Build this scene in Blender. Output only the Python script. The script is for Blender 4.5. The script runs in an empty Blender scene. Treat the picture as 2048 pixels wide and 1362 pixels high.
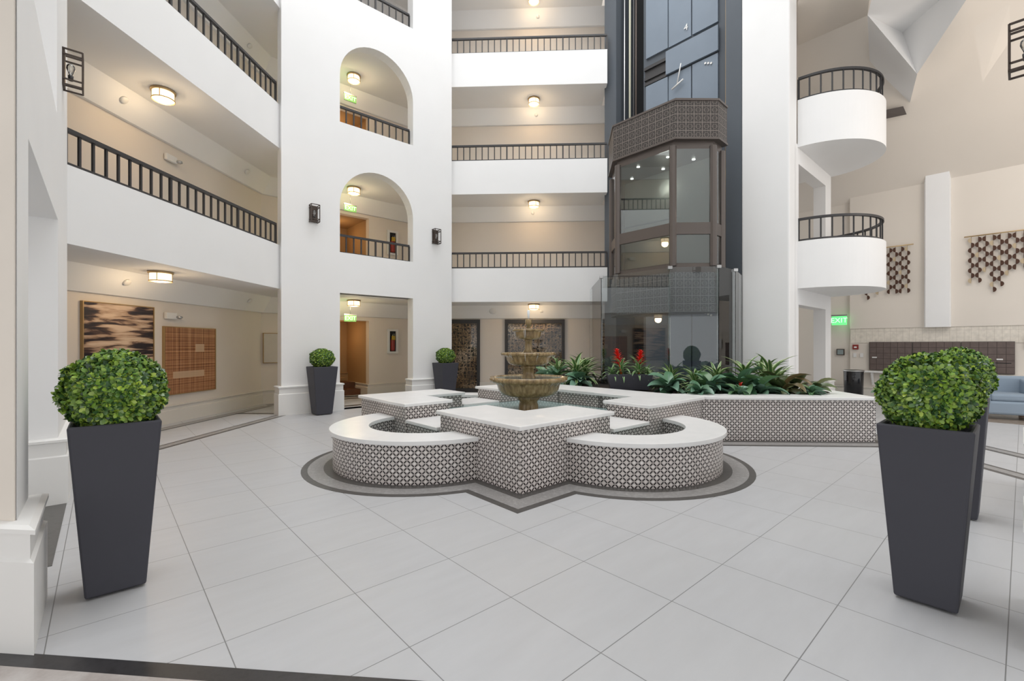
import bpy, bmesh, math, random
from mathutils import Vector, Matrix
from mathutils.geometry import tessellate_polygon
sc = bpy.context.scene
COL = sc.collection
random.seed(7)
PI = math.pi
S2 = math.sqrt(.5)

# ---------------- camera, world, exposure ----------------
H = 1.45
cd = bpy.data.cameras.new('camera'); cam = bpy.data.objects.new('camera', cd); COL.objects.link(cam)
cam.location = (0, 0, H); cam.rotation_euler = (PI/2, 0, math.radians(2.56))
cd.sensor_width = 36; cd.lens = 916/2048*36
cd.shift_x = -21/2048; cd.shift_y = 9/2048
cd.clip_start = .05; cd.clip_end = 200
sc.camera = cam

sc.view_settings.view_transform = 'Standard'; sc.view_settings.look = 'None'
sc.view_settings.gamma = 1; sc.view_settings.exposure = 0.0
w = bpy.data.worlds.new('world'); sc.world = w; w.use_nodes = True
nt = w.node_tree; nt.nodes.clear()
out = nt.nodes.new('ShaderNodeOutputWorld'); bg = nt.nodes.new('ShaderNodeBackground')
tc = nt.nodes.new('ShaderNodeTexCoord'); sp = nt.nodes.new('ShaderNodeSeparateXYZ'); rp = nt.nodes.new('ShaderNodeValToRGB')
nt.links.new(tc.outputs['Generated'], sp.inputs[0]); nt.links.new(sp.outputs['Z'], rp.inputs[0])
rp.color_ramp.elements[0].position = 0.0; rp.color_ramp.elements[0].color = (.97, .965, .96, 1)
rp.color_ramp.elements[1].position = .7; rp.color_ramp.elements[1].color = (.97, .99, 1, 1)
nt.links.new(rp.outputs[0], bg.inputs[0]); bg.inputs[1].default_value = 1.36
nt.links.new(bg.outputs[0], out.inputs[0])
# daylight through the skylight over the atrium: soft overhead light
def area(name, loc, rot, size, power, col=(1, 1, 1), sy=None):
    l = bpy.data.lights.new(name, 'AREA'); l.energy = power; l.color = col; l.size = size
    if sy: l.shape = 'RECTANGLE'; l.size_y = sy
    o = bpy.data.objects.new(name, l); COL.objects.link(o); o.location = loc; o.rotation_euler = rot
    return o
def point(name, loc, power, col, r=.08):
    l = bpy.data.lights.new(name, 'POINT'); l.energy = power; l.color = col; l.shadow_soft_size = r
    o = bpy.data.objects.new(name, l); COL.objects.link(o); o.location = loc
    return o
area('skylight_daylight', (-.2, 6.5, 17), (0, 0, 0), 9, 1050, (.97, .985, 1), 11)
point('lounge_fill', (8.9, 7.2, 5.4), 110, (1, .86, .72), .5)  # added warm fill for the lounge, out of view, no fixture there

# ---------------- helpers ----------------
def W(a, b): return ((a-b)*S2, (a+b)*S2)     # building diagonals A (to +x+y) and B (to -x+y)
UND = lambda k: 2.62+2.92*k
PAR = lambda k: 3.53+2.92*k
RAIL = lambda k: 3.97+2.92*k

def tag(o, label=None, cat=None, group=None, kind=None):
    if label: o['label'] = label
    if cat: o['category'] = cat
    if group: o['group'] = group
    if kind: o['kind'] = kind
    return o
def empty(name, loc=(0, 0, 0), rz=0, label=None, cat=None, group=None):
    o = bpy.data.objects.new(name, None); COL.objects.link(o); o.location = loc; o.rotation_euler = (0, 0, rz)
    o.empty_display_size = .1
    return tag(o, label, cat, group)

class MB:
    def __init__(s): s.v = []; s.f = []; s.uv = []; s.sm = []
    def face(s, pts, uvs=None, smooth=False):
        i = len(s.v); s.v += [tuple(p) for p in pts]; s.f.append(tuple(range(i, i+len(pts))))
        s.uv.append(uvs or [(0, 0)]*len(pts)); s.sm.append(smooth)
    def box(s, x0, y0, z0, x1, y1, z1, M=None):
        P = [(x, y, z) for z in (z0, z1) for y in (y0, y1) for x in (x0, x1)]
        if M is not None: P = [tuple(M @ Vector(p)) for p in P]
        for q in ((0, 2, 3, 1), (4, 5, 7, 6), (0, 1, 5, 4), (2, 6, 7, 3), (0, 4, 6, 2), (1, 3, 7, 5)):
            s.face([P[k] for k in q])
    def obox(s, p, q, w, z0, z1):            # oriented box between two plan points, centred, width w
        p = Vector(p); q = Vector(q); d = (q-p).normalized(); n = Vector((-d.y, d.x))*w/2
        s.prism([p-n, q-n, q+n, p+n], z0, z1)
    def prism(s, pts, z0, z1, bottom=True, u0=0):
        pts = [Vector((p[0], p[1])) for p in pts]
        ar = sum(pts[i].x*pts[(i+1) % len(pts)].y-pts[(i+1) % len(pts)].x*pts[i].y for i in range(len(pts)))
        if ar < 0: pts.reverse()
        u = u0; n = len(pts)
        for i in range(n):
            a, b = pts[i], pts[(i+1) % n]; L = (b-a).length
            s.face([(a.x, a.y, z0), (b.x, b.y, z0), (b.x, b.y, z1), (a.x, a.y, z1)], [(u, z0), (u+L, z0), (u+L, z1), (u, z1)]); u += L
        tri = tessellate_polygon([[Vector((p.x, p.y, 0)) for p in pts]])
        for t in tri:
            t = list(t)
            a, b, c = (pts[k] for k in t)
            if (b-a).cross(c-a) < 0: t.reverse()
            s.face([(pts[k].x, pts[k].y, z1) for k in t], [(pts[k].x, pts[k].y) for k in t])
            if bottom: s.face([(pts[k].x, pts[k].y, z0) for k in reversed(t)], [(pts[k].x, pts[k].y) for k in reversed(t)])
    def wall(s, p0, p1, zz0, zz1, th, holes=(), side=1):   # vertical plate with holes; front on p0-p1, body to the left (side=1) or right
        p0 = Vector(p0); p1 = Vector(p1); d = (p1-p0); L = d.length; d.normalize(); n = Vector((-d.y, d.x))*th*side
        loops = [[(0, zz0), (L, zz0), (L, zz1), (0, zz1)]]+[list(h) for h in holes]
        flat = [q for l in loops for q in l]
        tri = tessellate_polygon([[Vector((q[0], q[1], 0)) for q in l] for l in loops])
        def P(q, back): b = p0+d*q[0]+(n if back else Vector((0, 0))); return (b.x, b.y, q[1])
        for t in tri:
            s.face([P(flat[k], 0) for k in t], [flat[k] for k in t]); s.face([P(flat[k], 1) for k in reversed(t)], [flat[k] for k in reversed(t)])
        for l in loops:
            for i in range(len(l)):
                a, b = l[i], l[(i+1) % len(l)]
                s.face([P(a, 0), P(b, 0), P(b, 1), P(a, 1)])
    def lathe(s, prof, c=(0, 0, 0), seg=32, smooth=True, flute=0, nfl=0):
        rings = []
        for r, z in prof:
            rings.append([(c[0]+r*math.cos(2*PI*k/seg)*(1+flute*math.cos(nfl*2*PI*k/seg)), c[1]+r*math.sin(2*PI*k/seg)*(1+flute*math.cos(nfl*2*PI*k/seg)), c[2]+z) for k in range(seg)])
        for i in range(len(rings)-1):
            for k in range(seg):
                m = (k+1) % seg
                s.face([rings[i][k], rings[i][m], rings[i+1][m], rings[i+1][k]], smooth=smooth)
    def disc(s, c, r, seg=24, z=0):
        s.face([(c[0]+r*math.cos(2*PI*k/seg), c[1]+r*math.sin(2*PI*k/seg), c[2]+z) for k in range(seg)])
    def tube(s, pts, r, seg=8, smooth=True, cap=True):
        pts = [Vector(p) for p in pts]; R = r if isinstance(r, (list, tuple)) else [r]*len(pts); rings = []
        for i, p in enumerate(pts):
            t = (pts[min(i+1, len(pts)-1)]-pts[max(i-1, 0)]).normalized()
            a = Vector((0, 0, 1)) if abs(t.z) < .9 else Vector((1, 0, 0))
            x = t.cross(a).normalized(); y = t.cross(x)
            rings.append([tuple(p+(x*math.cos(2*PI*k/seg)+y*math.sin(2*PI*k/seg))*R[i]) for k in range(seg)])
        for i in range(len(rings)-1):
            for k in range(seg):
                m = (k+1) % seg; s.face([rings[i][k], rings[i][m], rings[i+1][m], rings[i+1][k]], smooth=smooth)
        if cap: s.face(list(reversed(rings[0]))); s.face(rings[-1])
    def sweep(s, path, prof, closed=False):   # path plan points, body profile (offset to the right of travel, z)
        pts = [Vector((p[0], p[1])) for p in path]; n = len(pts); rings = []
        for i in range(n):
            def dr(a, b): return (pts[b]-pts[a]).normalized()
            if closed: d0 = dr((i-1) % n, i); d1 = dr(i, (i+1) % n)
            else:
                d0 = dr(i-1, i) if i > 0 else dr(0, 1); d1 = dr(i, i+1) if i < n-1 else d0
            n0 = Vector((d0.y, -d0.x)); n1 = Vector((d1.y, -d1.x)); m = (n0+n1).normalized(); k = 1/max(.3, m.dot(n0))
            rings.append([(pts[i].x+m.x*o*k, pts[i].y+m.y*o*k, z) for o, z in prof])
        for i in range(n if closed else n-1):
            a, b = rings[i], rings[(i+1) % n]; q = len(prof)
            for j in range(q-1): s.face([a[j], b[j], b[j+1], a[j+1]])
        if not closed:
            s.face(rings[0]); s.face(list(reversed(rings[-1])))
    def build(s, name, mat, parent=None, recalc=True, bevel=0, loc=None):
        me = bpy.data.meshes.new(name); bm = bmesh.new()
        uvl = bm.loops.layers.uv.new('uv'); cache = {}
        for f, uv, sm in zip(s.f, s.uv, s.sm):
            vs = []
            for i in f:
                k = tuple(round(c, 5) for c in s.v[i])
                if k not in cache: cache[k] = bm.verts.new(s.v[i])
                vs.append(cache[k])
            if len(set(vs)) < 3: continue
            vv = []; uu = []
            for a, b in zip(vs, uv):
                if a not in vv: vv.append(a); uu.append(b)
            try: F = bm.faces.new(vv)
            except ValueError: continue
            F.smooth = sm
            for lp, q in zip(F.loops, uu): lp[uvl].uv = q
        if recalc: bmesh.ops.recalc_face_normals(bm, faces=bm.faces)
        bm.to_mesh(me); bm.free(); me.materials.append(mat)
        o = bpy.data.objects.new(name, me); COL.objects.link(o)
        if parent: o.parent = parent
        if loc: o.location = loc
        if bevel:
            m = o.modifiers.new('bevel', 'BEVEL'); m.width = bevel; m.segments = 2; m.limit_method = 'ANGLE'
        return o

def struct(name, mb, mat, **k): return tag(mb.build(name, mat, **k), kind='structure')
def copy_tree(o, parent=None):
    c = o.copy(); COL.objects.link(c); c.parent = parent
    for ch in list(o.children): copy_tree(ch, c)
    return c

# ---------------- materials ----------------
def nmat(name, col=(.8, .8, .8), rough=.6, metal=0, spec=.5):
    m = bpy.data.materials.new(name); m.use_nodes = True; b = m.node_tree.nodes['Principled BSDF']
    b.inputs['Base Color'].default_value = (*col, 1); b.inputs['Roughness'].default_value = rough; b.inputs['Metallic'].default_value = metal
    b.inputs['Specular IOR Level'].default_value = spec
    return m, m.node_tree, b
def N(t, typ, **k):
    n = t.nodes.new(typ)
    for a, b in k.items(): setattr(n, a, b)
    return n
def math_(t, op, a, b=None, c=None):
    n = N(t, 'ShaderNodeMath', operation=op)
    for i, x in enumerate((a, b, c)):
        if x is None: continue
        if isinstance(x, (int, float)): n.inputs[i].default_value = x
        else: t.links.new(x, n.inputs[i])
    return n.outputs[0]
def mixc(t, fac, a, b):
    n = N(t, 'ShaderNodeMix', data_type='RGBA')
    for i, x in ((0, fac), (6, a), (7, b)):
        if isinstance(x, (int, float)): n.inputs[i].default_value = x
        elif isinstance(x, tuple): n.inputs[i].default_value = (*x, 1)
        else: t.links.new(x, n.inputs[i])
    return n.outputs[2]
def noise(t, vec, scale, detail=3, rough=.5):
    n = N(t, 'ShaderNodeTexNoise'); n.inputs['Scale'].default_value = scale; n.inputs['Detail'].default_value = detail; n.inputs['Roughness'].default_value = rough
    if vec is not None: t.links.new(vec, n.inputs['Vector'])
    return n.outputs['Fac']
def ramp(t, fac, stops):
    n = N(t, 'ShaderNodeValToRGB'); e = n.color_ramp.elements
    while len(e) < len(stops): e.new(.5)
    for q, (p, c) in zip(e, stops): q.position = p; q.color = (*c, 1)
    t.links.new(fac, n.inputs[0]); return n.outputs[0]
def objc(t): return N(t, 'ShaderNodeTexCoord').outputs['Object']
def uvc(t): return N(t, 'ShaderNodeTexCoord').outputs['UV']
def bump(t, b, h, s=.2, d=.01):
    n = N(t, 'ShaderNodeBump'); n.inputs['Strength'].default_value = s; n.inputs['Distance'].default_value = d
    t.links.new(h, n.inputs['Height']); t.links.new(n.outputs[0], b.inputs['Normal'])
def paint(name, col, rough=.75, var=.03):
    m, t, b = nmat(name, col, rough, spec=.25)
    f = noise(t, objc(t), 1.3, 4)
    c = mixc(t, f, tuple(x*(1-var) for x in col), tuple(min(1, x*(1+var)) for x in col)); t.links.new(c, b.inputs['Base Color'])
    bump(t, b, noise(t, objc(t), 40, 4), .06, .004)
    return m
M = {}
M['white'] = paint('white_plaster', (.83, .825, .82))
M['gwall'] = paint('greige_wall_paint', (.73, .665, .595))
M['warm'] = paint('cream_plaster', (.74, .68, .61))
M['trimw'] = paint('white_trim_paint', (.80, .79, .77), .5)
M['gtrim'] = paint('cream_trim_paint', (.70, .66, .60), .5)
M['orange'] = paint('ochre_wall_paint', (.42, .27, .14))
M['black'] = nmat('black_iron', (.035, .033, .034), .5)[0]
M['iron'] = nmat('dark_bronze_metal', (.085, .065, .055), .45, .6)[0]
M['bronze'] = nmat('cab_bronze', (.13, .11, .10), .4, .5)[0]
M['shaft'] = paint('slate_paint', (.095, .108, .125), .55, .08)
M['shaftp'] = paint('slate_door_paint', (.20, .24, .29), .45, .12)
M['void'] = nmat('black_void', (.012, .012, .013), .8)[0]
M['steel'] = nmat('steel', (.5, .5, .5), .35, .9)[0]
M['brass'] = nmat('brass', (.55, .40, .22), .4, .8)[0]
M['ropeg'] = nmat('pale_cable', (.45, .44, .34), .6)[0]
M['pot'] = paint('charcoal_pot', (.062, .062, .075), .55, .06)
M['soil'] = paint('dark_soil', (.02, .016, .013), .9, .3)
M['plastic_white'] = nmat('white_plastic', (.75, .74, .72), .4)[0]
M['red'] = nmat('red_paint', (.25, .025, .02), .4)[0]
M['yellow'] = nmat('yellow_label', (.45, .30, .03), .5)[0]
M['gold'] = nmat('gilded_frame', (.42, .28, .13), .4, .5)[0]
M['wood'] = nmat('brown_wood', (.13, .05, .02), .45)[0]

def emis(name, col, s):
    m, t, b = nmat(name, col, .5); b.inputs['Emission Color'].default_value = (*col, 1); b.inputs['Emission Strength'].default_value = s; return m
M['lampglass'] = emis('lit_frosted_glass', (1, .80, .52), 1.6)
M['spot'] = emis('cab_downlight', (1, .97, .9), 8)
M['exitg'] = emis('exit_green_letters', (.45, 1, .5), 1.5)
M['exitp'] = nmat('exit_sign_panel', (.22, .48, .18), .3)[0]
M['exitlit'] = emis('lit_exit_panel', (.15, .9, .25), .9)
def glass(name, tint=(1, 1, 1), base=.06, rough=.0, gl=1.0):
    m = bpy.data.materials.new(name); m.use_nodes = True; t = m.node_tree; t.nodes.clear()
    o = N(t, 'ShaderNodeOutputMaterial'); mx = N(t, 'ShaderNodeMixShader'); tr = N(t, 'ShaderNodeBsdfTransparent'); g = N(t, 'ShaderNodeBsdfGlossy')
    tr.inputs[0].default_value = (*tint, 1); g.inputs['Roughness'].default_value = rough; g.inputs[0].default_value = (gl, gl, gl, 1)
    fr = N(t, 'ShaderNodeFresnel'); fr.inputs[0].default_value = 1.5
    f = math_(t, 'ADD', fr.outputs[0], base); f = math_(t, 'MINIMUM', f, 1.0)
    t.links.new(f, mx.inputs[0]); t.links.new(tr.outputs[0], mx.inputs[1]); t.links.new(g.outputs[0], mx.inputs[2]); t.links.new(mx.outputs[0], o.inputs[0])
    return m
M['glass'] = glass('clear_glass', (.86, .89, .90), .015)
M['doorglass'] = glass('door_glass', (.95, .95, .95), -.02)
M['cabglass'] = glass('cab_glass', (.62, .68, .68), .12)
M['bulb'] = glass('bulb_glass', (.9, .9, .88), .1)

# floor tile: 0.645 m squares set on the diagonal
def floor_mat():
    m, t, b = nmat('pale_porcelain_tile', (.6, .6, .6), .38, spec=.4)
    oc = objc(t); s = N(t, 'ShaderNodeSeparateXYZ'); t.links.new(oc, s.inputs[0]); x, y = s.outputs[0], s.outputs[1]
    A = math_(t, 'MULTIPLY', math_(t, 'ADD', x, y), S2); B = math_(t, 'MULTIPLY', math_(t, 'SUBTRACT', y, x), S2)
    fa = math_(t, 'DIVIDE', math_(t, 'SUBTRACT', A, .438), .645); fb = math_(t, 'DIVIDE', math_(t, 'SUBTRACT', B, .053), .645)
    def edge(f): return math_(t, 'ABSOLUTE', math_(t, 'SUBTRACT', math_(t, 'FRACT', math_(t, 'ADD', f, .5)), .5))
    d = math_(t, 'MINIMUM', edge(fa), edge(fb)); line = math_(t, 'LESS_THAN', d, .0038)
    cx = N(t, 'ShaderNodeCombineXYZ'); t.links.new(math_(t, 'MULTIPLY', A, 1.2), cx.inputs[0]); t.links.new(math_(t, 'MULTIPLY', B, 5), cx.inputs[1])
    st = noise(t, cx.outputs[0], 1.6, 5, .6)
    cell = N(t, 'ShaderNodeCombineXYZ'); t.links.new(math_(t, 'FLOOR', fa), cell.inputs[0]); t.links.new(math_(t, 'FLOOR', fb), cell.inputs[1])
    wn = N(t, 'ShaderNodeTexWhiteNoise'); t.links.new(cell.outputs[0], wn.inputs[0])
    c = mixc(t, st, (.44, .44, .45), (.52, .525, .54)); c = mixc(t, math_(t, 'MULTIPLY', wn.outputs[0], .3), c, (.49, .485, .48))
    c = mixc(t, line, c, (.20, .20, .20)); t.links.new(c, b.inputs['Base Color'])
    return m
M['floor'] = floor_mat()
def marble(name, a, b_, sc_=3.0):
    m, t, b = nmat(name, a, .3); c = ramp(t, noise(t, objc(t), sc_, 8, .65), [(.3, a), (.5, b_), (.7, a)]); t.links.new(c, b.inputs['Base Color']); return m
M['band_dark'] = marble('dark_stone_band', (.055, .052, .048), (.085, .08, .075), 12)
M['band_black'] = marble('black_stone_band', (.018, .017, .018), (.035, .033, .035), 14)
M['band_grey'] = marble('grey_marble_band', (.40, .39, .38), (.26, .25, .245), 14)
M['band_lite'] = marble('beige_marble_floor', (.50, .47, .45), (.36, .32, .30), 3)
M['quartz'] = marble('white_quartz_coping', (.86, .85, .84), (.80, .795, .79), 2)
def lattice_tile():
    m, t, b = nmat('lattice_mosaic_tile', (.6, .6, .6), .35)
    s = N(t, 'ShaderNodeSeparateXYZ'); t.links.new(uvc(t), s.inputs[0]); u, v = s.outputs[0], s.outputs[1]
    p = .0755
    a = math_(t, 'DIVIDE', math_(t, 'ADD', u, v), p); c_ = math_(t, 'DIVIDE', math_(t, 'SUBTRACT', u, v), p)
    def dist(f): return math_(t, 'ABSOLUTE', math_(t, 'SUBTRACT', math_(t, 'FRACT', math_(t, 'ADD', f, .5)), .5))
    def petal(f, g):
        wv = math_(t, 'ABSOLUTE', math_(t, 'SINE', math_(t, 'MULTIPLY', g, PI)))
        wv = math_(t, 'MULTIPLY', math_(t, 'MINIMUM', math_(t, 'MULTIPLY', math_(t, 'SUBTRACT', wv, .22), 2.2), 1.0), .125)
        return math_(t, 'LESS_THAN', dist(f), wv)
    pet = math_(t, 'MAXIMUM', petal(a, c_), petal(c_, a))
    da = dist(math_(t, 'ADD', a, .5)); db = dist(math_(t, 'ADD', c_, .5))
    star = math_(t, 'LESS_THAN', math_(t, 'MAXIMUM', da, db), .20)
    par = math_(t, 'MODULO', math_(t, 'ABSOLUTE', math_(t, 'ADD', math_(t, 'FLOOR', a), math_(t, 'FLOOR', c_))), 2)
    wn = N(t, 'ShaderNodeTexWhiteNoise'); cl = N(t, 'ShaderNodeCombineXYZ'); t.links.new(math_(t, 'FLOOR', a), cl.inputs[0]); t.links.new(math_(t, 'FLOOR', c_), cl.inputs[1]); t.links.new(cl.outputs[0], wn.inputs[0])
    cc = mixc(t, star, (.60, .545, .52), mixc(t, wn.outputs[0], (.62, .57, .54), (.84, .81, .79)))
    cc = mixc(t, pet, cc, (.018, .014, .015))
    gu = math_(t, 'FRACT', math_(t, 'DIVIDE', u, .302)); gr = math_(t, 'LESS_THAN', gu, .008)
    cc = mixc(t, gr, cc, (.66, .60, .54)); t.links.new(cc, b.inputs['Base Color']); return m
M['tile'] = lattice_tile()
def stone():
    m, t, b = nmat('wet_tan_stone', (.3, .22, .12), .22)
    oc = objc(t); mp = N(t, 'ShaderNodeMapping'); mp.inputs['Scale'].default_value = (14, 14, 1.5); t.links.new(oc, mp.inputs[0])
    f = noise(t, mp.outputs[0], 1.5, 6, .6)
    c = ramp(t, f, [(.3, (.11, .068, .028)), (.5, (.25, .165, .07)), (.72, (.42, .31, .165))]); t.links.new(c, b.inputs['Base Color'])
    bump(t, b, f, .3, .01); return m
M['stone'] = stone()
def water():
    m, t, b = nmat('pool_water', (.20, .31, .30), .06, spec=.6)
    oc = objc(t); bump(t, b, noise(t, oc, 14, 3), .25, .01)
    c = mixc(t, noise(t, oc, 9, 4), (.16, .25, .245), (.34, .46, .45)); t.links.new(c, b.inputs['Base Color']); return m
M['water'] = water()
M['spray'] = nmat('falling_water', (.80, .84, .86), .15)[0]
def leafmat(name, cols, rough=.38, stripe=None, sub=.0):
    m, t, b = nmat(name, cols[0], rough)
    g = N(t, 'ShaderNodeNewGeometry'); r = g.outputs['Random Per Island']
    st = [(i/(len(cols)-1), c) for i, c in enumerate(cols)]
    c = ramp(t, r, st)
    if stripe:
        s = N(t, 'ShaderNodeSeparateXYZ'); t.links.new(uvc(t), s.inputs[0])
        dd = math_(t, 'ABSOLUTE', math_(t, 'SUBTRACT', s.outputs[0], .5))
        f = math_(t, 'LESS_THAN', dd, stripe[1]) if stripe[2] == 'mid' else math_(t, 'GREATER_THAN', dd, stripe[1])
        c = mixc(t, math_(t, 'MULTIPLY', f, .8), c, stripe[0])
    t.links.new(c, b.inputs['Base Color']); return m
M['box'] = leafmat('boxwood_leaf', [(.02, .055, .02), (.06, .15, .04), (.17, .31, .05), (.30, .46, .055), (.08, .16, .08), (.46, .60, .07)], .25)
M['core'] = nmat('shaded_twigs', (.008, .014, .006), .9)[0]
M['strap'] = leafmat('striped_strap_leaf', [(.05, .13, .04), (.10, .22, .07), (.15, .28, .09)], .35, ((.55, .62, .32), .32, 'out'))
M['broad'] = leafmat('broad_glossy_leaf', [(.06, .14, .08), (.10, .22, .12), (.18, .31, .24), (.09, .19, .06)], .25, ((.14, .24, .18), .06, 'mid'))
M['olive'] = leafmat('olive_brown_leaf', [(.08, .07, .03), (.15, .17, .07), (.10, .15, .06), (.17, .11, .05)], .3, ((.14, .16, .08), .05, 'mid'))
M['brom'] = leafmat('bromeliad_leaf', [(.05, .16, .03), (.10, .25, .06), (.16, .32, .10)], .3, ((.45, .55, .35), .30, 'out'))
M['bract'] = nmat('red_bract', (.70, .025, .015), .4)[0]
M['stem'] = nmat('orange_stem', (.55, .10, .01), .45)[0]
M['pale'] = leafmat('variegated_ivy', [(.25, .40, .15), (.50, .60, .35)], .4)
M['blue'] = paint('blue_grey_velvet', (.27, .33, .40), .85, .12)
M['cream'] = paint('cream_cushion', (.55, .52, .46), .85)
M['mailbox'] = None

def cells(name, nx, nz, base, gap, gapc, rough=.4, metal=.3, extra=None):   # door grid in UV metres
    m, t, b = nmat(name, base, rough, metal); s = N(t, 'ShaderNodeSeparateXYZ'); t.links.new(uvc(t), s.inputs[0])
    fu = math_(t, 'FRACT', math_(t, 'DIVIDE', s.outputs[0], nx)); fv = math_(t, 'FRACT', math_(t, 'DIVIDE', s.outputs[1], nz))
    g = math_(t, 'MAXIMUM', math_(t, 'LESS_THAN', fu, gap/nx), math_(t, 'LESS_THAN', fv, gap/nz))
    c = mixc(t, noise(t, objc(t), 12, 5), tuple(x*.75 for x in base), tuple(x*1.3 for x in base)); c = mixc(t, g, c, gapc)
    t.links.new(c, b.inputs['Base Color']); return m
M['mailbox'] = cells('mailbox_doors', .145, .145, (.13, .098, .088), .010, (.055, .04, .035))
M['walltile'] = cells('glazed_wall_tile', .125, .30, (.70, .645, .565), .006, (.56, .50, .43), .35, 0)
def grille(name, fg, hole, cell=.16, tr=False):
    m, t, b = nmat(name, fg, .5, .3); s = N(t, 'ShaderNodeSeparateXYZ'); uv = uvc(t); t.links.new(uv, s.inputs[0])
    fu = math_(t, 'FRACT', math_(t, 'DIVIDE', s.outputs[0], cell)); fv = math_(t, 'FRACT', math_(t, 'DIVIDE', s.outputs[1], cell))
    fr = math_(t, 'MAXIMUM', math_(t, 'GREATER_THAN', math_(t, 'ABSOLUTE', math_(t, 'SUBTRACT', fu, .5)), .45), math_(t, 'GREATER_THAN', math_(t, 'ABSOLUTE', math_(t, 'SUBTRACT', fv, .5)), .45))
    mu = math_(t, 'ABSOLUTE', math_(t, 'SUBTRACT', fu, .5)); mv = math_(t, 'ABSOLUTE', math_(t, 'SUBTRACT', fv, .5))
    cb = N(t, 'ShaderNodeCombineXYZ'); t.links.new(mu, cb.inputs[0]); t.links.new(mv, cb.inputs[1])
    vo = N(t, 'ShaderNodeTexVoronoi', feature='DISTANCE_TO_EDGE'); vo.inputs['Scale'].default_value = 6.5; t.links.new(cb.outputs[0], vo.inputs['Vector'])
    rr = math_(t, 'SQRT', math_(t, 'ADD', math_(t, 'MULTIPLY', mu, mu), math_(t, 'MULTIPLY', mv, mv)))
    ring = math_(t, 'LESS_THAN', math_(t, 'ABSOLUTE', math_(t, 'SUBTRACT', rr, .27)), .035)
    f = math_(t, 'MAXIMUM', math_(t, 'MAXIMUM', fr, ring), math_(t, 'LESS_THAN', vo.outputs['Distance'], .05))
    c = mixc(t, f, hole, fg); t.links.new(c, b.inputs['Base Color']); return m
M['grille'] = grille('bronze_fretwork', (.17, .145, .13), (.022, .019, .018))
M['skirt'] = grille('grey_fretwork', (.24, .235, .235), (.10, .10, .10))
def screen():
    m, t, b = nmat('woven_brass_lattice', (.2, .1, .05), .4); s = N(t, 'ShaderNodeSeparateXYZ'); uv = uvc(t); t.links.new(uv, s.inputs[0])
    def ln(f, p, w): return math_(t, 'LESS_THAN', math_(t, 'FRACT', math_(t, 'DIVIDE', f, p)), w)
    mp = N(t, 'ShaderNodeMapping'); mp.inputs['Scale'].default_value = (24, 24, 24); t.links.new(uv, mp.inputs[0])
    vo = N(t, 'ShaderNodeTexVoronoi', distance='CHEBYCHEV', feature='F1'); vo.inputs['Scale'].default_value = 1.0; vo.inputs['Randomness'].default_value = .55; t.links.new(mp.outputs[0], vo.inputs['Vector'])
    sq = math_(t, 'MULTIPLY', math_(t, 'GREATER_THAN', vo.outputs['Distance'], .24), math_(t, 'LESS_THAN', vo.outputs['Distance'], .42))
    f = math_(t, 'MAXIMUM', sq, math_(t, 'MAXIMUM', ln(s.outputs[0], .11, .10), ln(s.outputs[1], .11, .10)))
    big = ramp(t, noise(t, uv, 1.3, 3), [(.35, (.20, .12, .06)), (.5, (.55, .36, .19)), (.62, (.85, .68, .48))])
    c = mixc(t, f, (.012, .010, .010), big); t.links.new(c, b.inputs['Base Color']); return m
M['screen'] = screen()
def art_streak():
    m, t, b = nmat('ink_streak_canvas', (.5, .4, .3), .25); mp = N(t, 'ShaderNodeMapping'); mp.inputs['Scale'].default_value = (1.0, 8, 1); t.links.new(uvc(t), mp.inputs[0])
    d = N(t, 'ShaderNodeTexNoise'); d.inputs['Scale'].default_value = 1.6; d.inputs['Detail'].default_value = 7; d.inputs['Distortion'].default_value = .5; t.links.new(mp.outputs[0], d.inputs['Vector'])
    s = N(t, 'ShaderNodeSeparateXYZ'); t.links.new(uvc(t), s.inputs[0])
    mid = math_(t, 'ABSOLUTE', math_(t, 'SUBTRACT', s.outputs[0], .72)); k = math_(t, 'SUBTRACT', math_(t, 'MULTIPLY', mid, -.26), -.12)
    f = math_(t, 'ADD', d.outputs['Fac'], k)
    c = ramp(t, f, [(.42, (.022, .016, .022)), (.49, (.09, .05, .04)), (.54, (.42, .28, .19)), (.66, (.66, .50, .37))]); t.links.new(c, b.inputs['Base Color']); return m
def art_plaid():
    m, t, b = nmat('brown_plaid_canvas', (.5, .3, .15), .3)
    def band(sc3, s_, ):
        mp = N(t, 'ShaderNodeMapping'); mp.inputs['Scale'].default_value = sc3; t.links.new(uvc(t), mp.inputs[0]); return noise(t, mp.outputs[0], s_, 5, .7)
    a = band((30, .15, 1), 1, ); bb = band((.15, 30, 1), 1)
    f = math_(t, 'MULTIPLY', math_(t, 'ADD', a, bb), .5)
    c = ramp(t, f, [(.36, (.08, .03, .018)), (.46, (.26, .10, .045)), (.55, (.48, .24, .11)), (.66, (.62, .40, .24))])
    s = N(t, 'ShaderNodeSeparateXYZ'); t.links.new(uvc(t), s.inputs[0]); u, v = s.outputs[0], s.outputs[1]
    def rect(u0, u1, v0, v1):
        return math_(t, 'MULTIPLY', math_(t, 'MULTIPLY', math_(t, 'GREATER_THAN', u, u0), math_(t, 'LESS_THAN', u, u1)), math_(t, 'MULTIPLY', math_(t, 'GREATER_THAN', v, v0), math_(t, 'LESS_THAN', v, v1)))
    r = math_(t, 'MAXIMUM', rect(.76, 1.0, .80, .96), rect(.2, 1.0, .30, .43))
    c = mixc(t, math_(t, 'MULTIPLY', r, .8), c, (.60, .42, .27)); t.links.new(c, b.inputs['Base Color']); return m
M['art1'] = art_streak(); M['art2'] = art_plaid(); M['art3'] = paint('pale_print', (.62, .58, .52), .5, .2)
M['rug'] = marble('patterned_rug', (.40, .36, .32), (.22, .17, .13), 7)

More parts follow.
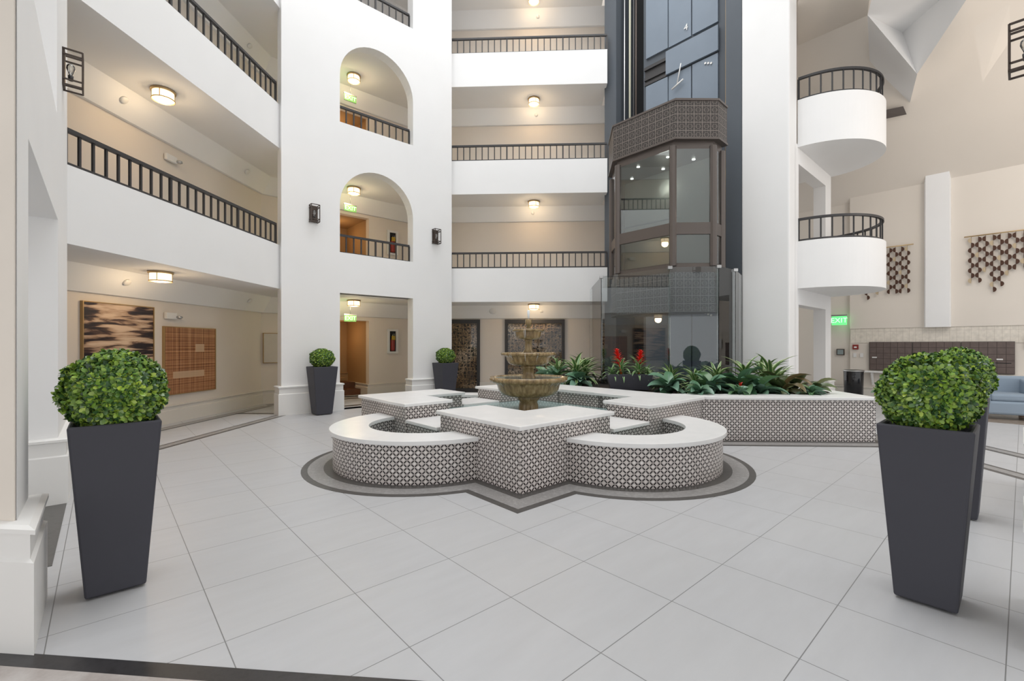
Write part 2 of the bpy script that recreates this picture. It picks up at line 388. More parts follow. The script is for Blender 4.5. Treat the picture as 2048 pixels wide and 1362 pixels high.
# ---------------- large structure ----------------
b = MB(); b.prism([(-12, -1.2), (17, -1.2), (17, 20), (-12, 20)], -.12, 0); struct('floor', b, M['floor'])
TA, TB = 10.1, 10.32
REAR = [(-6.95, 2.5), (-6.95, 11.0), (-4.07, 13.85), (4.6, 13.85)]
XL = -5.47
FRONT_L = [(XL, 5.03), (XL, 9.2)]
# rear wall of the corridors: one shell, ground floor with the stair recess cut out
b = MB()
b.wall(REAR[0], REAR[1], 0, 12.2, .2)
rl = 2.86                                        # A where the diagonal starts
def rec(z): return [(4.1-2.865, z), (5.62-2.865, z), (5.62-2.865, z+2.14), (4.1-2.865, z+2.14)]
b.wall(REAR[1], REAR[2], -.001, 12.2, .2, holes=[rec(0.0)]+[rec(2.92*k+.02) for k in (1, 2)])
b.wall(REAR[2], REAR[3], 0, 12.2, .2)
struct('wall_back', b, M['gwall'])
# stair recess behind the diagonal wall
b = MB()
for k in range(3):
    z = 2.92*k
    p = [W(4.1, 12.87), W(4.1, 14.3), W(5.62, 14.3), W(5.62, 12.87)]
    b.wall(W(4.1, 12.87), W(4.1, 14.3), z, z+2.5, .05, side=1); b.wall(W(4.1, 14.3), W(5.62, 14.3), z, z+2.5, .05, side=1); b.wall(W(5.62, 12.87), W(5.62, 14.3), z, z+2.5, .05, side=-1)
    b.prism([W(4.0, 12.87), W(4.0, 14.35), W(5.7, 14.35), W(5.7, 12.87)], z+2.16, z+2.22)
struct('wall_stair_recess', b, M['orange'])
for k in (1, 2):
    b = MB(); a0 = W(4.12, 14.28); a1 = W(5.6, 14.28)
    for i in range(7):
        q0 = W(5.6-i*.21, 13.7); q1 = W(5.6-(i+1)*.21, 13.7); r1 = W(5.6-(i+1)*.21, 14.26); r0 = W(5.6-i*.21, 14.26)
        b.prism([q0, q1, r1, r0], 2.92*k+.9+i*.17, 2.92*k+1.1+i*.17)
    struct('stair_flight_structure', b, M['orange'])
b = MB(); b.prism([W(4.15, 13.1), W(4.15, 14.25), W(5.55, 14.25), W(5.55, 13.1)], 0, .17); b.prism([W(4.15, 13.5), W(4.15, 14.25), W(5.55, 14.25), W(5.55, 13.5)], .17, .34)
tag(b.build('carpeted_step', M['wood']), 'brown carpeted steps rising in the ochre recess behind the tower doorway', 'steps')

# gallery slabs (ceiling below, floor above), one per storey
for k in range(4):
    b = MB()
    pts = [(-6.95, 2.6), (-6.95, 11.0), (-4.07, 13.85), (1.72, 13.85), (1.72, 12.47), (-2.45, 12.47), W(6.85, TB+.12), W(2.75, TB+.12), (XL-.12, 9.2), (XL-.12, 5.3), W(-.62, 7.2), W(-.62, 4.6), (-3.6, 2.6)]
    b.prism(pts, UND(k), UND(k)+.28)
    struct('ceiling', b, M['white'])
    # sloping bulkhead along the rear wall
    b = MB(); prof = [(.35, UND(k)), (.07, UND(k)-.37), (.0, UND(k)-.37), (0, UND(k))]
    b.sweep(REAR, prof); struct('trim_1', b, M['white'])
# parapets of the left and back galleries
for k in range(4):
    b = MB(); b.wall((XL, 4.95), (XL, 9.32), UND(k)-.001, PAR(k), .14, side=1); struct('wall_left', b, M['white'])
    b = MB(); b.wall((-2.6, 12.35), (1.72, 12.35), UND(k)-.001, PAR(k), .14, side=1); struct('wall_rear_gallery', b, M['white'])
b = MB(); b.wall((-6.95, 2.6), (-5.6, 2.6), 0, 12, .1, side=-1); struct('wall_gallery_end', b, M['gwall'])
# gallery over the camera's side of the atrium, mirror of the back gallery
for k in range(3):
    b = MB(); b.prism([(-6.5, -1.8), (6.2, -1.8), (6.2, 1.35), (-6.5, 1.35)], UND(k), UND(k)+.28); struct('ceiling_front', b, M['white'])
    b = MB(); b.wall((-2.3, 1.35), (2.3, 1.35), UND(k), PAR(k), .14, side=-1); struct('wall_front_gallery', b, M['white'])
# towers
def arch(s0, s1, zs, zsp):
    r = (s1-s0)/2; c = (s0+s1)/2
    return [(s0, zs), (s1, zs)]+[(c+r*math.cos(PI*i/24), zsp+r*math.sin(PI*i/24)) for i in range(25)]
b = MB(); s0, s1 = 3.90-2.70, 5.72-2.70
b.wall(W(2.70, TB), W(6.87, TB), -.001, 13, .27, holes=[[(s0, 0), (s1, 0), (s1, 2.62), (s0, 2.62)]]+[arch(s0, s1, PAR(k), PAR(k)+1.07) for k in range(3)], side=1)
struct('wall_tower_left', b, M['white'])
# near left diagonal wall (A = -0.3) with doorway and window opening
def hole(u0, u1, z0, z1): return [(u0, z0), (u1, z0), (u1, z1), (u0, z1)]
b = MB(); b0 = 3.294; bq = 3.60
b.prism([W(-.31, b0), (-3.4, 2.15), W(-.58, bq), W(-.31, bq)], 0, 13)
b.wall(W(-.31, bq), W(-.31, 7.42), -.001, 13, .27, holes=[hole(3.74-bq, 5.98-bq, 0, 2.60)]+[arch(3.74-bq, 5.85-bq, PAR(k), PAR(k)+1.0) for k in (0, 1, 2)], side=1)
struct('wall_near_left', b, M['white'])
b = MB(); b.wall((-3.4, 2.145), (-2.551, 2.105), 0, 13, .006, side=-1); struct('wall_near_left_end', b, M['warm'])
# passage wall seen through the near doorway
b = MB(); b.wall(W(-.58, 6.0), W(-2.4, 6.0), -.001, 13, .2, side=-1); struct('wall_passage', b, M['warm'])
# near right diagonal wall (B = 0)
b = MB(); a0 = 3.2
b.wall(W(a0, -.075), W(7.05, -.075), -.001, 13, .27, holes=[hole(3.8-a0, 6.0-a0, 0, 2.6)], side=-1); struct('wall_near_right', b, M['white'])
# shaft pillar and its side wall
b = MB(); b.prism([W(TA, 3.15), W(TA, 4.08), W(TA+.45, 4.08), W(TA+.45, 3.15)], 0, 13); struct('wall_pillar', b, M['white'], bevel=.03)
b = MB()
b.wall(W(TA+.3, 3.15), W(13.02, 3.15), -.001, 5.6, .25, holes=[hole(.25, 2.17, 0, 2.29), hole(.25, 2.17, 2.92, 5.21)], side=1)
struct('wall_tower_right', b, M['white'])
b = MB(); b.wall(W(TA+.3, 4.1), W(13.02, 4.1), 0, 13, .1, side=1); struct('wall_tower_inner', b, M['gwall'])
b = MB(); b.prism([W(TA+.4, 3.4), W(13.0, 3.4), W(13.0, 4.1), W(TA+.4, 4.1)], UND(0), UND(0)+.25); b.prism([W(TA+.4, 3.4), W(13.0, 3.4), W(13.0, 4.1), W(TA+.4, 4.1)], UND(1), UND(1)+.12); struct('ceiling_tower_right', b, M['white'])
# lounge wall, left return, sloping ceiling
b = MB(); b.wall(W(15.0, -5), W(15.0, 3.19), 1.89, 5.47, .3, side=-1); struct('wall_right', b, M['warm'])
b = MB()
b.wall(W(15.03, -5), W(15.03, 3.19), 0, 1.89, .2, side=-1)
b.wall(W(15.12, 3.19), W(15.12, 5.0), 0, 7.2, .2, side=-1)
struct('wall_lounge_lower', b, M['warm'])
b = MB()
q = [W(15.02, 2.95), W(15.02, -5)]
b.face([(*q[0], 1.5), (*q[1], 1.5), (*q[1], 1.889), (*q[0], 1.889)], [(0, .0), (7.95, .0), (7.95, .39), (0, .39)])
q0 = W(15.02, 3.18); q1 = W(15.02, 2.95)
b.face([(*q0, 1.5), (*q1, 1.5), (*q1, 1.889), (*q0, 1.889)], [(-.23, .0), (0, .0), (0, .39), (-.23, .39)])
struct('trim_2', b, M['walltile'], recalc=False)
b = MB(); b.prism([W(15.0, 1.17), W(15.0, 1.66), W(14.86, 1.62), W(14.86, 1.19)], 1.885, 5.60); struct('wall_pilaster', b, M['white'])
def slope(a, b_): return (*W(a, b_), 5.45+(15-a))
b = MB()
for o in (0, .25):
    b.face([(x, y, z+o) for x, y, z in (slope(15.3, 4.9), slope(10.7, 4.9), slope(10.7, 3.3), slope(9.0, 3.3), slope(9.0, -5), slope(15.3, -5))])
struct('ceiling_lounge', b, M['warm'])
# angular soffits below the sloping ceiling
b = MB(); z = 8.46
b.face([(6.817, 12.55, z), (7.104, 10.60, z), (7.5, 10.7, z), (6.887, 10.05, z), (6.2, 8.9, z), (5.0, 8.9, z), (5.2, 9.6, z)])
struct('ceiling_soffit_brown', b, M['warm'])
b = MB(); nr = lambda p: tuple(H*(i == 2)*.07+c*.93 for i, c in enumerate(p)); P1, P2, P3, P4 = map(nr, ((6.887, 10.047, z), (8.057, 10.644, z), (8.05, 8.4, z), (6.0, 8.3, z))); Q = nr((8.15, 10.36, 7.36))
b.face([P1, P2, P3, P4]); b.face([P1, P2, Q]); b.face([P1, Q, (7.6, 11.0, 7.75)]); b.face([P2, Q, (8.4, 10.9, 6.95)]); b.face([Q, (7.6, 11.0, 7.75), (8.4, 10.9, 6.95)]); b.face([P2, Q, P3])
struct('ceiling_dormer', b, M['white'])
b = MB(); A_, B_, C_, D_ = map(nr, ((8.52, 9.46, 7.74), (8.77, 9.02, 7.87), (9.15, 9.96, 6.94), (9.12, 9.36, 7.4)))
b.face([A_, B_, C_]); b.face([B_, D_, C_])
struct('ceiling_dormer_small', b, M['warm'])
# vent in slope
b = MB(); b.face([(7.86, 11.16, 6.97), (8.24, 10.85, 6.935), (8.37, 10.92, 6.78), (7.93, 11.33, 6.83)])
b2 = [(x-.05, y-.05, z-.05) for x, y, z in b.v]; b.v = []; b.f = []; b.uv = []; b.sm = []; b.face(b2)
tag(b.build('ceiling_vent', cells('vent_louvre', 9, .04, (.22, .19, .165), .012, (.12, .10, .09), .5, 0)), 'dark slotted air vent in the sloping cream ceiling beside the upper balcony', 'vent')

# baseboards with a moulded cap
PB = lambda h: [(0, 0), (.07, 0), (.07, h*.72), (.055, h*.74), (.055, h*.93), (.075, h*.945), (.075, h*.98), (.05, h), (0, h)]
def base(name, path, h=.60, mat='trimw'):
    b = MB(); b.sweep(path, PB(h)); struct(name, b, M[mat])
base('baseboard_tower_left', [W(2.70, TB+.27), W(2.70, TB), W(3.90, TB), W(3.90, TB+.27)][::1])
base('baseboard_tower_mid', [W(5.72, TB+.27), W(5.72, TB), W(6.87, TB), W(6.87, TB+.27)])
base('baseboard_rear', [(-6.95, 2.7), (-6.95, 11.0), W(4.10, 12.69)], .33, 'gtrim')
base('baseboard_rear_mid', [W(5.62, 14.2), W(5.62, 12.69), (-4.07, 13.85), (-2.8, 13.85)], .33, 'gtrim')
base('baseboard_recess', [W(4.12, 14.28), W(5.62, 14.28)], .6, 'orange')
base('baseboard_near_left', [(-3.4, 2.15), W(-.31, 3.294), W(-.31, 3.74), W(-.58, 3.74)])
base('baseboard_near_left_far', [W(-.58, 5.98), W(-.31, 5.98), W(-.31, 7.42)])
base('baseboard_passage', [W(-2.4, 6.0), W(-.58, 6.0)], .60, 'gtrim')
base('baseboard_pillar', [W(TA, 4.08), W(TA, 3.15), W(TA+.55, 3.15)])
base('baseboard_tower_right', [W(12.57, 3.15), W(13.02, 3.15), W(13.02, 3.4)])
base('baseboard_lounge', [W(15.03, 4.9), W(15.03, -4)], .33, 'gtrim')
base('baseboard_near_right', [W(7.05, -.2), W(7.05, -.075), W(6.0, -.075), W(6.0, -.3)])
base('baseboard_near_right_end', [W(3.8, -.3), W(3.8, -.075), W(3.2, -.075)])

# floor inlays
def inlay(n, pts, z, mat): b = MB(); b.prism(pts, 0, z, bottom=False); return struct(n, b, M[mat])
def star(off, z, mat, cr):
    b = MB(); lo, hi = 2.97-off, 6.66+off; lb, hb = 3.28-off, 6.97+off
    b.prism([W(lo, lb), W(hi, lb), W(hi, hb), W(lo, hb)], 0, z, bottom=False)
    for ci, c in enumerate(((3.08, 5.12), (4.81, 3.39), (4.81, 6.86))):
        b.prism([W(c[0]+cr*math.cos(2*PI*k/72), c[1]+cr*math.sin(2*PI*k/72)) for k in range(72)], 0, z+.0003*(ci+1), bottom=False)
    b.prism([(2.2, 7.05-off), (4.95+off, 7.05-off), (4.95+off, 9.28-off), (2.2, 9.3)], 0, z+.0012, bottom=False)
    struct('trim_3', b, M[mat])
star(.345, .002, 'band_dark', 1.49); star(.275, .004, 'band_grey', 1.42); star(.09, .006, 'band_dark', 1.25)
for x0, y0, y1 in ((XL-.02, 5.2, 9.35), (-6.62, 4.2, 10.6)):
    inlay('trim_4', [(x0-.02, y0), (x0+.20, y0), (x0+.20, y1), (x0-.02, y1)], .002, 'band_dark')
    inlay('trim_4', [(x0+.03, y0), (x0+.15, y0), (x0+.15, y1), (x0+.03, y1)], .004, 'band_grey')
inlay('trim_5', [W(2.9, 12.2), W(6.0, 12.2), W(6.0, 12.4), W(2.9, 12.4)], .002, 'band_dark')
inlay('trim_5', [W(3.9, 10.75), W(5.72, 10.75), W(5.72, 10.95), W(3.9, 10.95)], .002, 'band_dark')
inlay('trim_5', [(-6.6, 9.35), (-5.3, 9.35), (-5.3, 9.5), (-6.6, 9.5)], .002, 'band_dark')
for x0 in (5.15, 6.12):
    inlay('trim_6', [(x0, 4.0), (x0+.25, 4.0), (x0+.25, 8.8), (x0, 8.8)], .002, 'band_dark')
    inlay('trim_6', [(x0+.06, 4.0), (x0+.19, 4.0), (x0+.19, 8.8), (x0+.06, 8.8)], .004, 'band_grey')
inlay('trim_7', [W(-.25, 4.3), W(-.25, 6.0), W(-.6, 6.0), W(-.42, 4.3)], .003, 'band_dark')
inlay('trim_8', [(-3.3, 2.09), (-2.40, 2.044), (-1.163, 1.982), (1.5, 1.86), (1.5, 1.78), (-1.53, 1.915), (-2.46, 1.962), (-3.3, 2.0)], .003, 'band_black')
inlay('trim_9', [(-3.3, 2.0), (-2.46, 1.962), (-1.53, 1.915), (1.5, 1.78), (1.5, 0), (-3.3, 0)], .002, 'band_lite')
b = MB(); b.prism([W(12.3, -.9), W(14.2, -.9), W(14.2, 1.2), W(12.3, 1.2)], 0, .006); tag(b.build('area_rug', M['rug']), 'faded patterned rug on the lounge floor beneath the blue armchair', 'rug')

# ---------------- railings ----------------
def railing(p0, p1, z0, z1, n, label, group, thick=9, path=None):
    root = empty('gallery_railing', (*p0, z0), 0, label, 'railing', group)
    L = lambda p: (p[0]-p0[0], p[1]-p0[1]); hh = z1-z0
    P = [L(q) for q in (path or [p0, p1])]
    def strip(zc, w_, h_, nm):
        b = MB(); pr = [(-w_/2, zc-h_/2), (w_/2, zc-h_/2), (w_/2, zc+h_/2), (-w_/2, zc+h_/2), (-w_/2, zc-h_/2)]; b.sweep(P, pr); b.build(nm, M['black'], root)
    strip(hh-.02, .055, .045, 'top_rail'); strip(.03, .03, .03, 'bottom_rail')
    seg = [0]
    for i in range(len(P)-1): seg.append(seg[-1]+math.dist(P[i], P[i+1]))
    def at(s):
        for i in range(len(P)-1):
            if s <= seg[i+1]+1e-9:
                f = (s-seg[i])/(seg[i+1]-seg[i]); return (P[i][0]+(P[i+1][0]-P[i][0])*f, P[i][1]+(P[i+1][1]-P[i][1])*f)
    d = Vector(P[1])-Vector(P[0]); ang = math.atan2(d.y, d.x)
    def proto(w_, nm):
        b = MB(); b.box(-w_/2, -w_/2, 0, w_/2, w_/2, hh-.03); return b.build(nm, M['black'], root)
    pb = pp = None
    for i in range(n+1):
        x, y = at(seg[-1]*i/n); th = i % thick == 0 or i == n
        if th: o = pp = proto(.036, 'post') if pp is None else pp.copy()
        else: o = pb = proto(.026, 'baluster') if pb is None else pb.copy()
        if o.name not in COL.objects: COL.objects.link(o); o.parent = root
        o.location = (x, y, 0); o.rotation_euler = (0, 0, ang)
    return root
lvl = ['second', 'third', 'fourth']
for k in (0, 1):
    railing((XL-.06, 5.06), (XL-.06, 9.24), PAR(k), RAIL(k), 25, 'black iron railing on the %s-floor left gallery parapet' % lvl[k], 'left gallery railings')
for k in (0, 1, 2):
    railing((-2.5, 12.42), (1.72, 12.42), PAR(k), RAIL(k), 25, 'black iron railing along the %s-floor back gallery, between white tower and elevator shaft' % lvl[k], 'back gallery railings')
    railing(W(3.93, TB+.17), W(5.70, TB+.17), PAR(k), RAIL(k), 10, ['black railing in the lower arch of the white tower', 'black railing in the upper full arch of the white tower', 'black railing in the topmost cut-off opening of the white tower'][k], 'tower arch railings', 5)

# round balconies on the right tower
cA, cB, R = 11.83, 3.15, 1.24
arcp = lambda r, n=48, e=0.0: [W(cA-r*math.cos(PI*i/n), cB-r*math.sin(PI*i/n)-e) for i in range(n+1)]
for k in (0, 1):
    root = empty('round_balcony', (*W(cA, cB), UND(k)), 0, ['lower half-round white balcony with black railing on the right tower', 'upper half-round white balcony with black railing under the sloping ceiling'][k], 'balcony', 'half-round balconies')
    o = W(cA, cB)
    sh = lambda ps: [(p[0]-o[0], p[1]-o[1]) for p in ps]
    b = MB(); n = 28; outer = sh(arcp(R)); inner = sh(arcp(R-.12)); zt = PAR(k)-UND(k)+.06
    b.prism(outer+inner[::-1], 0, zt); b.build('parapet', M['white'], root)
    b = MB(); b.prism(sh(arcp(R-.12)), 0, .10); ap = sh([W(cA+.2, cB)])[0]
    b.build('balcony_floor', M['white'], root)
    pr = railing(arcp(R-.06)[0], None, PAR(k)+.06, RAIL(k)+.10, 19, None, None, 99, path=arcp(R-.06))
    pr.name = 'balcony_railing'; del pr['category']
    # parts one level deeper: merge the bars under the balcony
    rl_ = pr
    rl_.parent = root; rl_.location = (arcp(R-.06)[0][0]-o[0], arcp(R-.06)[0][1]-o[1], PAR(k)+.06-UND(k))

# ---------------- ceiling lamps ----------------
def lamp(loc, label, first=[None]):
    if first[0] is None:
        r = empty('ceiling_lamp', loc)
        b = MB(); b.lathe([(0, 0), (.17, 0), (.17, -.03), (.15, -.035), (0, -.035)]); b.lathe([(.151, -.145), (.158, -.145), (.158, -.16), (.151, -.16), (.151, -.145)]); b.build('metal_ring', M['brass'], r)
        for i in range(4):
            b = MB(); a = i*PI/2+.4; b.tube([(.154*math.cos(a), .154*math.sin(a), -.03), (.154*math.cos(a), .154*math.sin(a), -.155)], .005, 6); b.build('strut', M['brass'], r)
        b = MB(); b.lathe([(.145, -.035), (.145, -.15), (.09, -.165), (0, -.168)]); b.build('glass_drum', M['lampglass'], r)
        first[0] = r
    else: r = copy_tree(first[0]); r.location = loc
    tag(r, label, 'ceiling lamp', 'drum ceiling lamps')
    point('lamp_glow', (loc[0], loc[1], loc[2]-.22), 16, (1, .74, .45), .12)
    return r
fl = ['ground', 'second', 'third', 'fourth']
for k in (0, 1): lamp((-6.1, 7.05+.05*k, UND(k)), 'lit drum ceiling lamp in the left gallery, %s floor' % fl[k])
for k in range(4): lamp((-.26, 13.05, UND(k)), 'lit drum ceiling lamp in the back gallery, %s floor' % fl[k])
for k in range(3): lamp((*W(4.80, 11.75), UND(k)), 'lit drum ceiling lamp seen through the %s' % ['ground-floor doorway of the tower', 'lower arch of the tower', 'upper arch of the tower'][k])
for k in range(3):
    point('recess_glow', (*W(4.9, 13.5), 2.92*k+1.75), 9, (1, .66, .34), .1)
# small round sensors on the bulkheads
def sensor(loc, n, r, label):
    b = MB(); b.lathe([(0, 0), (r, 0), (r, .02), (r*.8, .035), (0, .035)], seg=20)
    o = b.build('smoke_detector', M['plastic_white']); o.location = loc; o.rotation_euler = Vector((0, 0, 1)).rotation_difference(Vector(n)).to_euler(); tag(o, label, 'detector', 'round ceiling detectors')
for (y, k, s) in ((7.1, 0, 'near'), (10.2, 0, 'far'), (7.05, 1, 'near'), (10.1, 1, 'far'), (10.2, 2, 'far')):
    sensor((-6.715, y, UND(k)-.155), (.8, 0, -.6), .06, 'small round white detector on the bulkhead of the left gallery, %s floor, %s end' % (fl[k], s))
for (x, k) in ((-.05, 0), (-.30, 1), (-.2, 2), (-.15, 3)):
    sensor((x, 13.63, UND(k)-.16), (0, -.8, -.6), .05, 'small round detector just below the back gallery lamp, %s floor' % fl[k])
sensor((-1.50, 13.63, UND(0)-.15), (0, -.8, -.6), .105, 'larger round white speaker cover left of the ground-floor back gallery lamp')
# emergency lights
for k in (0, 1):
    r = empty('emergency_light', (-6.93, 8.2, 2.92*k+1.93), 0, 'white emergency light box on the left gallery wall, %s' % ['ground floor beside the pictures', 'second floor above the railing'][k], 'emergency light', 'emergency lights')
    b = MB(); b.box(0, -.12, 0, .06, .12, .12); b.build('housing', M['plastic_white'], r, bevel=.01)
    b = MB(); b.lathe([(0, .04), (.045, .03), (.05, 0), (.02, -.02), (0, -.02)], seg=16); o = b.build('lamp_head', M['steel'], r); o.location = (.09, .13, .03)
# exit signs
def textmesh(name, s, size, mat, parent, loc, rot, depth=.002):
    c = bpy.data.curves.new(name, 'FONT'); c.body = s; c.size = size; c.extrude = depth; c.align_x = 'CENTER'; c.align_y = 'CENTER'
    t = bpy.data.objects.new(name, c); COL.objects.link(t); dg = bpy.context.evaluated_depsgraph_get(); me = bpy.data.meshes.new_from_object(t.evaluated_get(dg)); bpy.data.objects.remove(t)
    me.materials.clear(); me.materials.append(mat); o = bpy.data.objects.new(name, me); COL.objects.link(o); o.parent = parent; o.location = loc; o.rotation_euler = rot; return o
for k in range(3):
    r = empty('exit_sign', (*W(4.83, 12.06), UND(k)-.55), PI/4, 'green-lit EXIT sign hanging %s' % ['in the ground-floor doorway of the white tower', 'inside the lower arch of the white tower', 'inside the upper arch of the white tower'][k], 'exit sign', 'hanging exit signs')
    b = MB(); b.box(-.16, -.012, 0, .16, .012, .17); b.build('panel', M['exitp'], r)
    b = MB(); b.box(-.17, -.02, .17, .17, .02, .20); b.build('housing', M['steel'], r)
    b = MB(); b.tube([(0, 0, .2), (0, 0, .55)], .006, 6); b.build('stem', M['steel'], r)
    textmesh('letters', 'EXIT', .15, M['exitg'], r, (0, -.016, .085), (PI/2, 0, 0))
    point('exit_glow', (*W(4.5, 11.9), UND(k)-.42), 2.2, (.45, 1, .35), .05)
r = empty('exit_sign', (*W(14.9, 3.41), 2.0), -PI/4, 'bright green EXIT sign on the cream wall above the thermostat', 'exit sign', 'hanging exit signs')
b = MB(); b.box(-.17, -.02, 0, .17, .02, .24); b.build('panel', M['exitlit'], r)
b = MB(); b.box(-.18, -.03, .24, .18, .03, .28); b.build('housing', M['steel'], r)
b = MB(); b.tube([(0, .02, .12), (0, .14, .12)], .012, 6); b.build('bracket', M['steel'], r)
textmesh('letters', 'EXIT', .19, M['exitg'], r, (0, -.024, .12), (PI/2, 0, 0))

# wall lanterns
def lantern(loc, rz, label):
    r = empty('wall_lantern', loc, rz); hh = .36; ww = .17; dp = .15
    tag(r, label, 'wall lantern', 'caged wall lanterns')
    b = MB(); b.box(-ww/2, -.02, -hh/2, ww/2, 0, hh/2); b.build('back_plate', M['iron'], r)
    b = MB(); t = .007
    for sx in (-1, 1): b.box(sx*ww/2-t, -dp-t, -hh/2, sx*ww/2+t, -dp+t, hh/2)
    for z in (-hh/2, -hh/2+.055, hh/2-.055, hh/2):
        b.box(-ww/2, -dp-t, z-t, ww/2, -dp+t, z+t)
        for sx in (-1, 1): b.box(sx*ww/2-t, -dp, z-t, sx*ww/2+t, 0, z+t)
    b.build('cage', M['iron'], r)
    b = MB(); b.tube([(0, 0, -.09), (0, -.06, -.09)], .006, 6); b.lathe([(0, -.10), (.018, -.10), (.022, -.05), (0, -.045)], (0, -.06, 0), 12); b.build('socket', M['black'], r)
    b = MB(); b.lathe([(.012, -.045), (.02, -.02), (.035, .02), (.032, .05), (.015, .07), (0, .073)], (0, -.06, 0), 14); b.build('bulb', M['bulb'], r)
lantern((*W(3.33, TB-.005), 4.265), PI/4, 'caged black wall lantern left of the lower arch on the white tower')
lantern((*W(6.35, TB-.005), 4.255), PI/4, 'caged black wall lantern right of the lower arch on the white tower')
lantern((*W(-.31, 6.62), 4.27), PI+PI/4+PI/2+PI, 'caged black wall lantern at the left edge, seen from the side against the gallery')
lantern((*W(5.3, -.075), 3.77), PI+PI/4, 'caged black wall lantern at the top right edge of the photo')

# fire extinguisher cabinet
def extinguisher(z, lab):
    r = empty('extinguisher_cabinet', (*W(6.33, 12.66), z), PI/4, lab, 'fire extinguisher cabinet', 'extinguisher cabinets')
    b = MB(); b.wall((-.17, 0), (.17, 0), 0, .72, .05, holes=[[(.07, .06), (.27, .06), (.27, .66), (.07, .66)]], side=-1); b.build('frame', M['plastic_white'], r)
    b = MB(); b.box(-.11, -.012, .05, .11, -.006, .67); b.build('backing', M['void'], r)
    b = MB(); b.lathe([(0, .08), (.06, .08), (.065, .12), (.065, .38), (.04, .44), (0, .45)], (0, -.03, 0), 16); b.build('cylinder', M['red'], r)
    b = MB(); b.box(-.045, -.10, .40, .045, -.04, .52); b.build('tag', M['yellow'], r)
    b = MB(); b.tube([(0, -.03, .45), (0, -.03, .56), (.05, -.03, .58), (.07, -.03, .5)], .012, 6); b.build('nozzle', M['steel'], r)
extinguisher(1.2, 'white wall cabinet with red fire extinguisher seen through the ground-floor tower doorway')
extinguisher(1.2+2.92, 'wall cabinet with fire extinguisher seen behind the railing of the lower arch')

# pictures in the left gallery
def picture(p, n_rz, w_, h_, mat, label, fm='gold', d=.05):
    r = empty('framed_picture', p, n_rz, label, 'picture', None)
    b = MB(); b.wall((-w_/2, 0), (w_/2, 0), 0, h_, d, holes=[[(.015, .015), (w_-.015, .015), (w_-.015, h_-.015), (.015, h_-.015)]], side=-1); b.build('frame', M[fm], r)
    b = MB(); b.face([(-w_/2+.01, -d*.75, .01), (w_/2-.01, -d*.75, .01), (w_/2-.01, -d*.75, h_-.01), (-w_/2+.01, -d*.75, h_-.01)], [(0, 0), (w_, 0), (w_, h_), (0, h_)])
    b.face([(-w_/2+.01, -.001, .01), (w_/2-.01, -.001, .01), (w_/2-.01, -.001, h_-.01), (-w_/2+.01, -.001, h_-.01)]); b.build('canvas', mat, r, recalc=False)
picture((-6.95, 7.21, .84), PI/2, 1.27, 1.28, M['art1'], 'large abstract picture of black and tan streaks, partly behind the left topiary')
picture((-6.95, 8.72, .515), PI/2, 1.32, 1.28, M['art2'], 'square abstract picture in rust-brown plaid on the left gallery wall')
picture((*W(3.15, 12.69), 1.0), PI/4, .5, .75, M['art3'], 'thin pale framed print half hidden behind the tower corner', 'gtrim' if False else 'gold')

# lattice doors in the back wall
def lattice_door(x0, x1, label):
    r = empty('lattice_door', (x0, 13.85, 0), 0, label, 'door', 'lattice screen doors'); w_ = x1-x0
    b = MB(); t = .09
    b.wall((0, 0), (w_, 0), .02, 2.22, .08, holes=[[(t, .14), (w_-t, .14), (w_-t, 2.10), (t, 2.10)]], side=-1); b.build('frame', M['black'], r)
    b = MB(); b.face([(t, -.03, .14), (w_-t, -.03, .14), (w_-t, -.03, 2.1), (t, -.03, 2.1)], [(x0+t, .14), (x0+w_-t, .14), (x0+w_-t, 2.1), (x0+t, 2.1)]); b.build('lattice_panel', M['screen'], r, recalc=False)
    b = MB(); b.box(t, -.055, .14, w_-t, -.05, 2.1); b.build('pane', M['doorglass'], r)
lattice_door(-3.0, -1.91, 'lattice screen door with dark frame just right of the white tower')
lattice_door(-1.15, .65, 'wide lattice screen door directly behind the tiered fountain')
lattice_door(1.41, 2.9, 'lattice screen door partly hidden by the elevator shaft')
b = MB(); b.prism([(-1.91, 13.83), (-1.15, 13.83), (-1.15, 13.79), (-1.91, 13.79)], 0, .33); b.prism([(.65, 13.83), (1.41, 13.83), (1.41, 13.79), (.65, 13.79)], 0, .33); struct('baseboard_back', b, M['gtrim'])

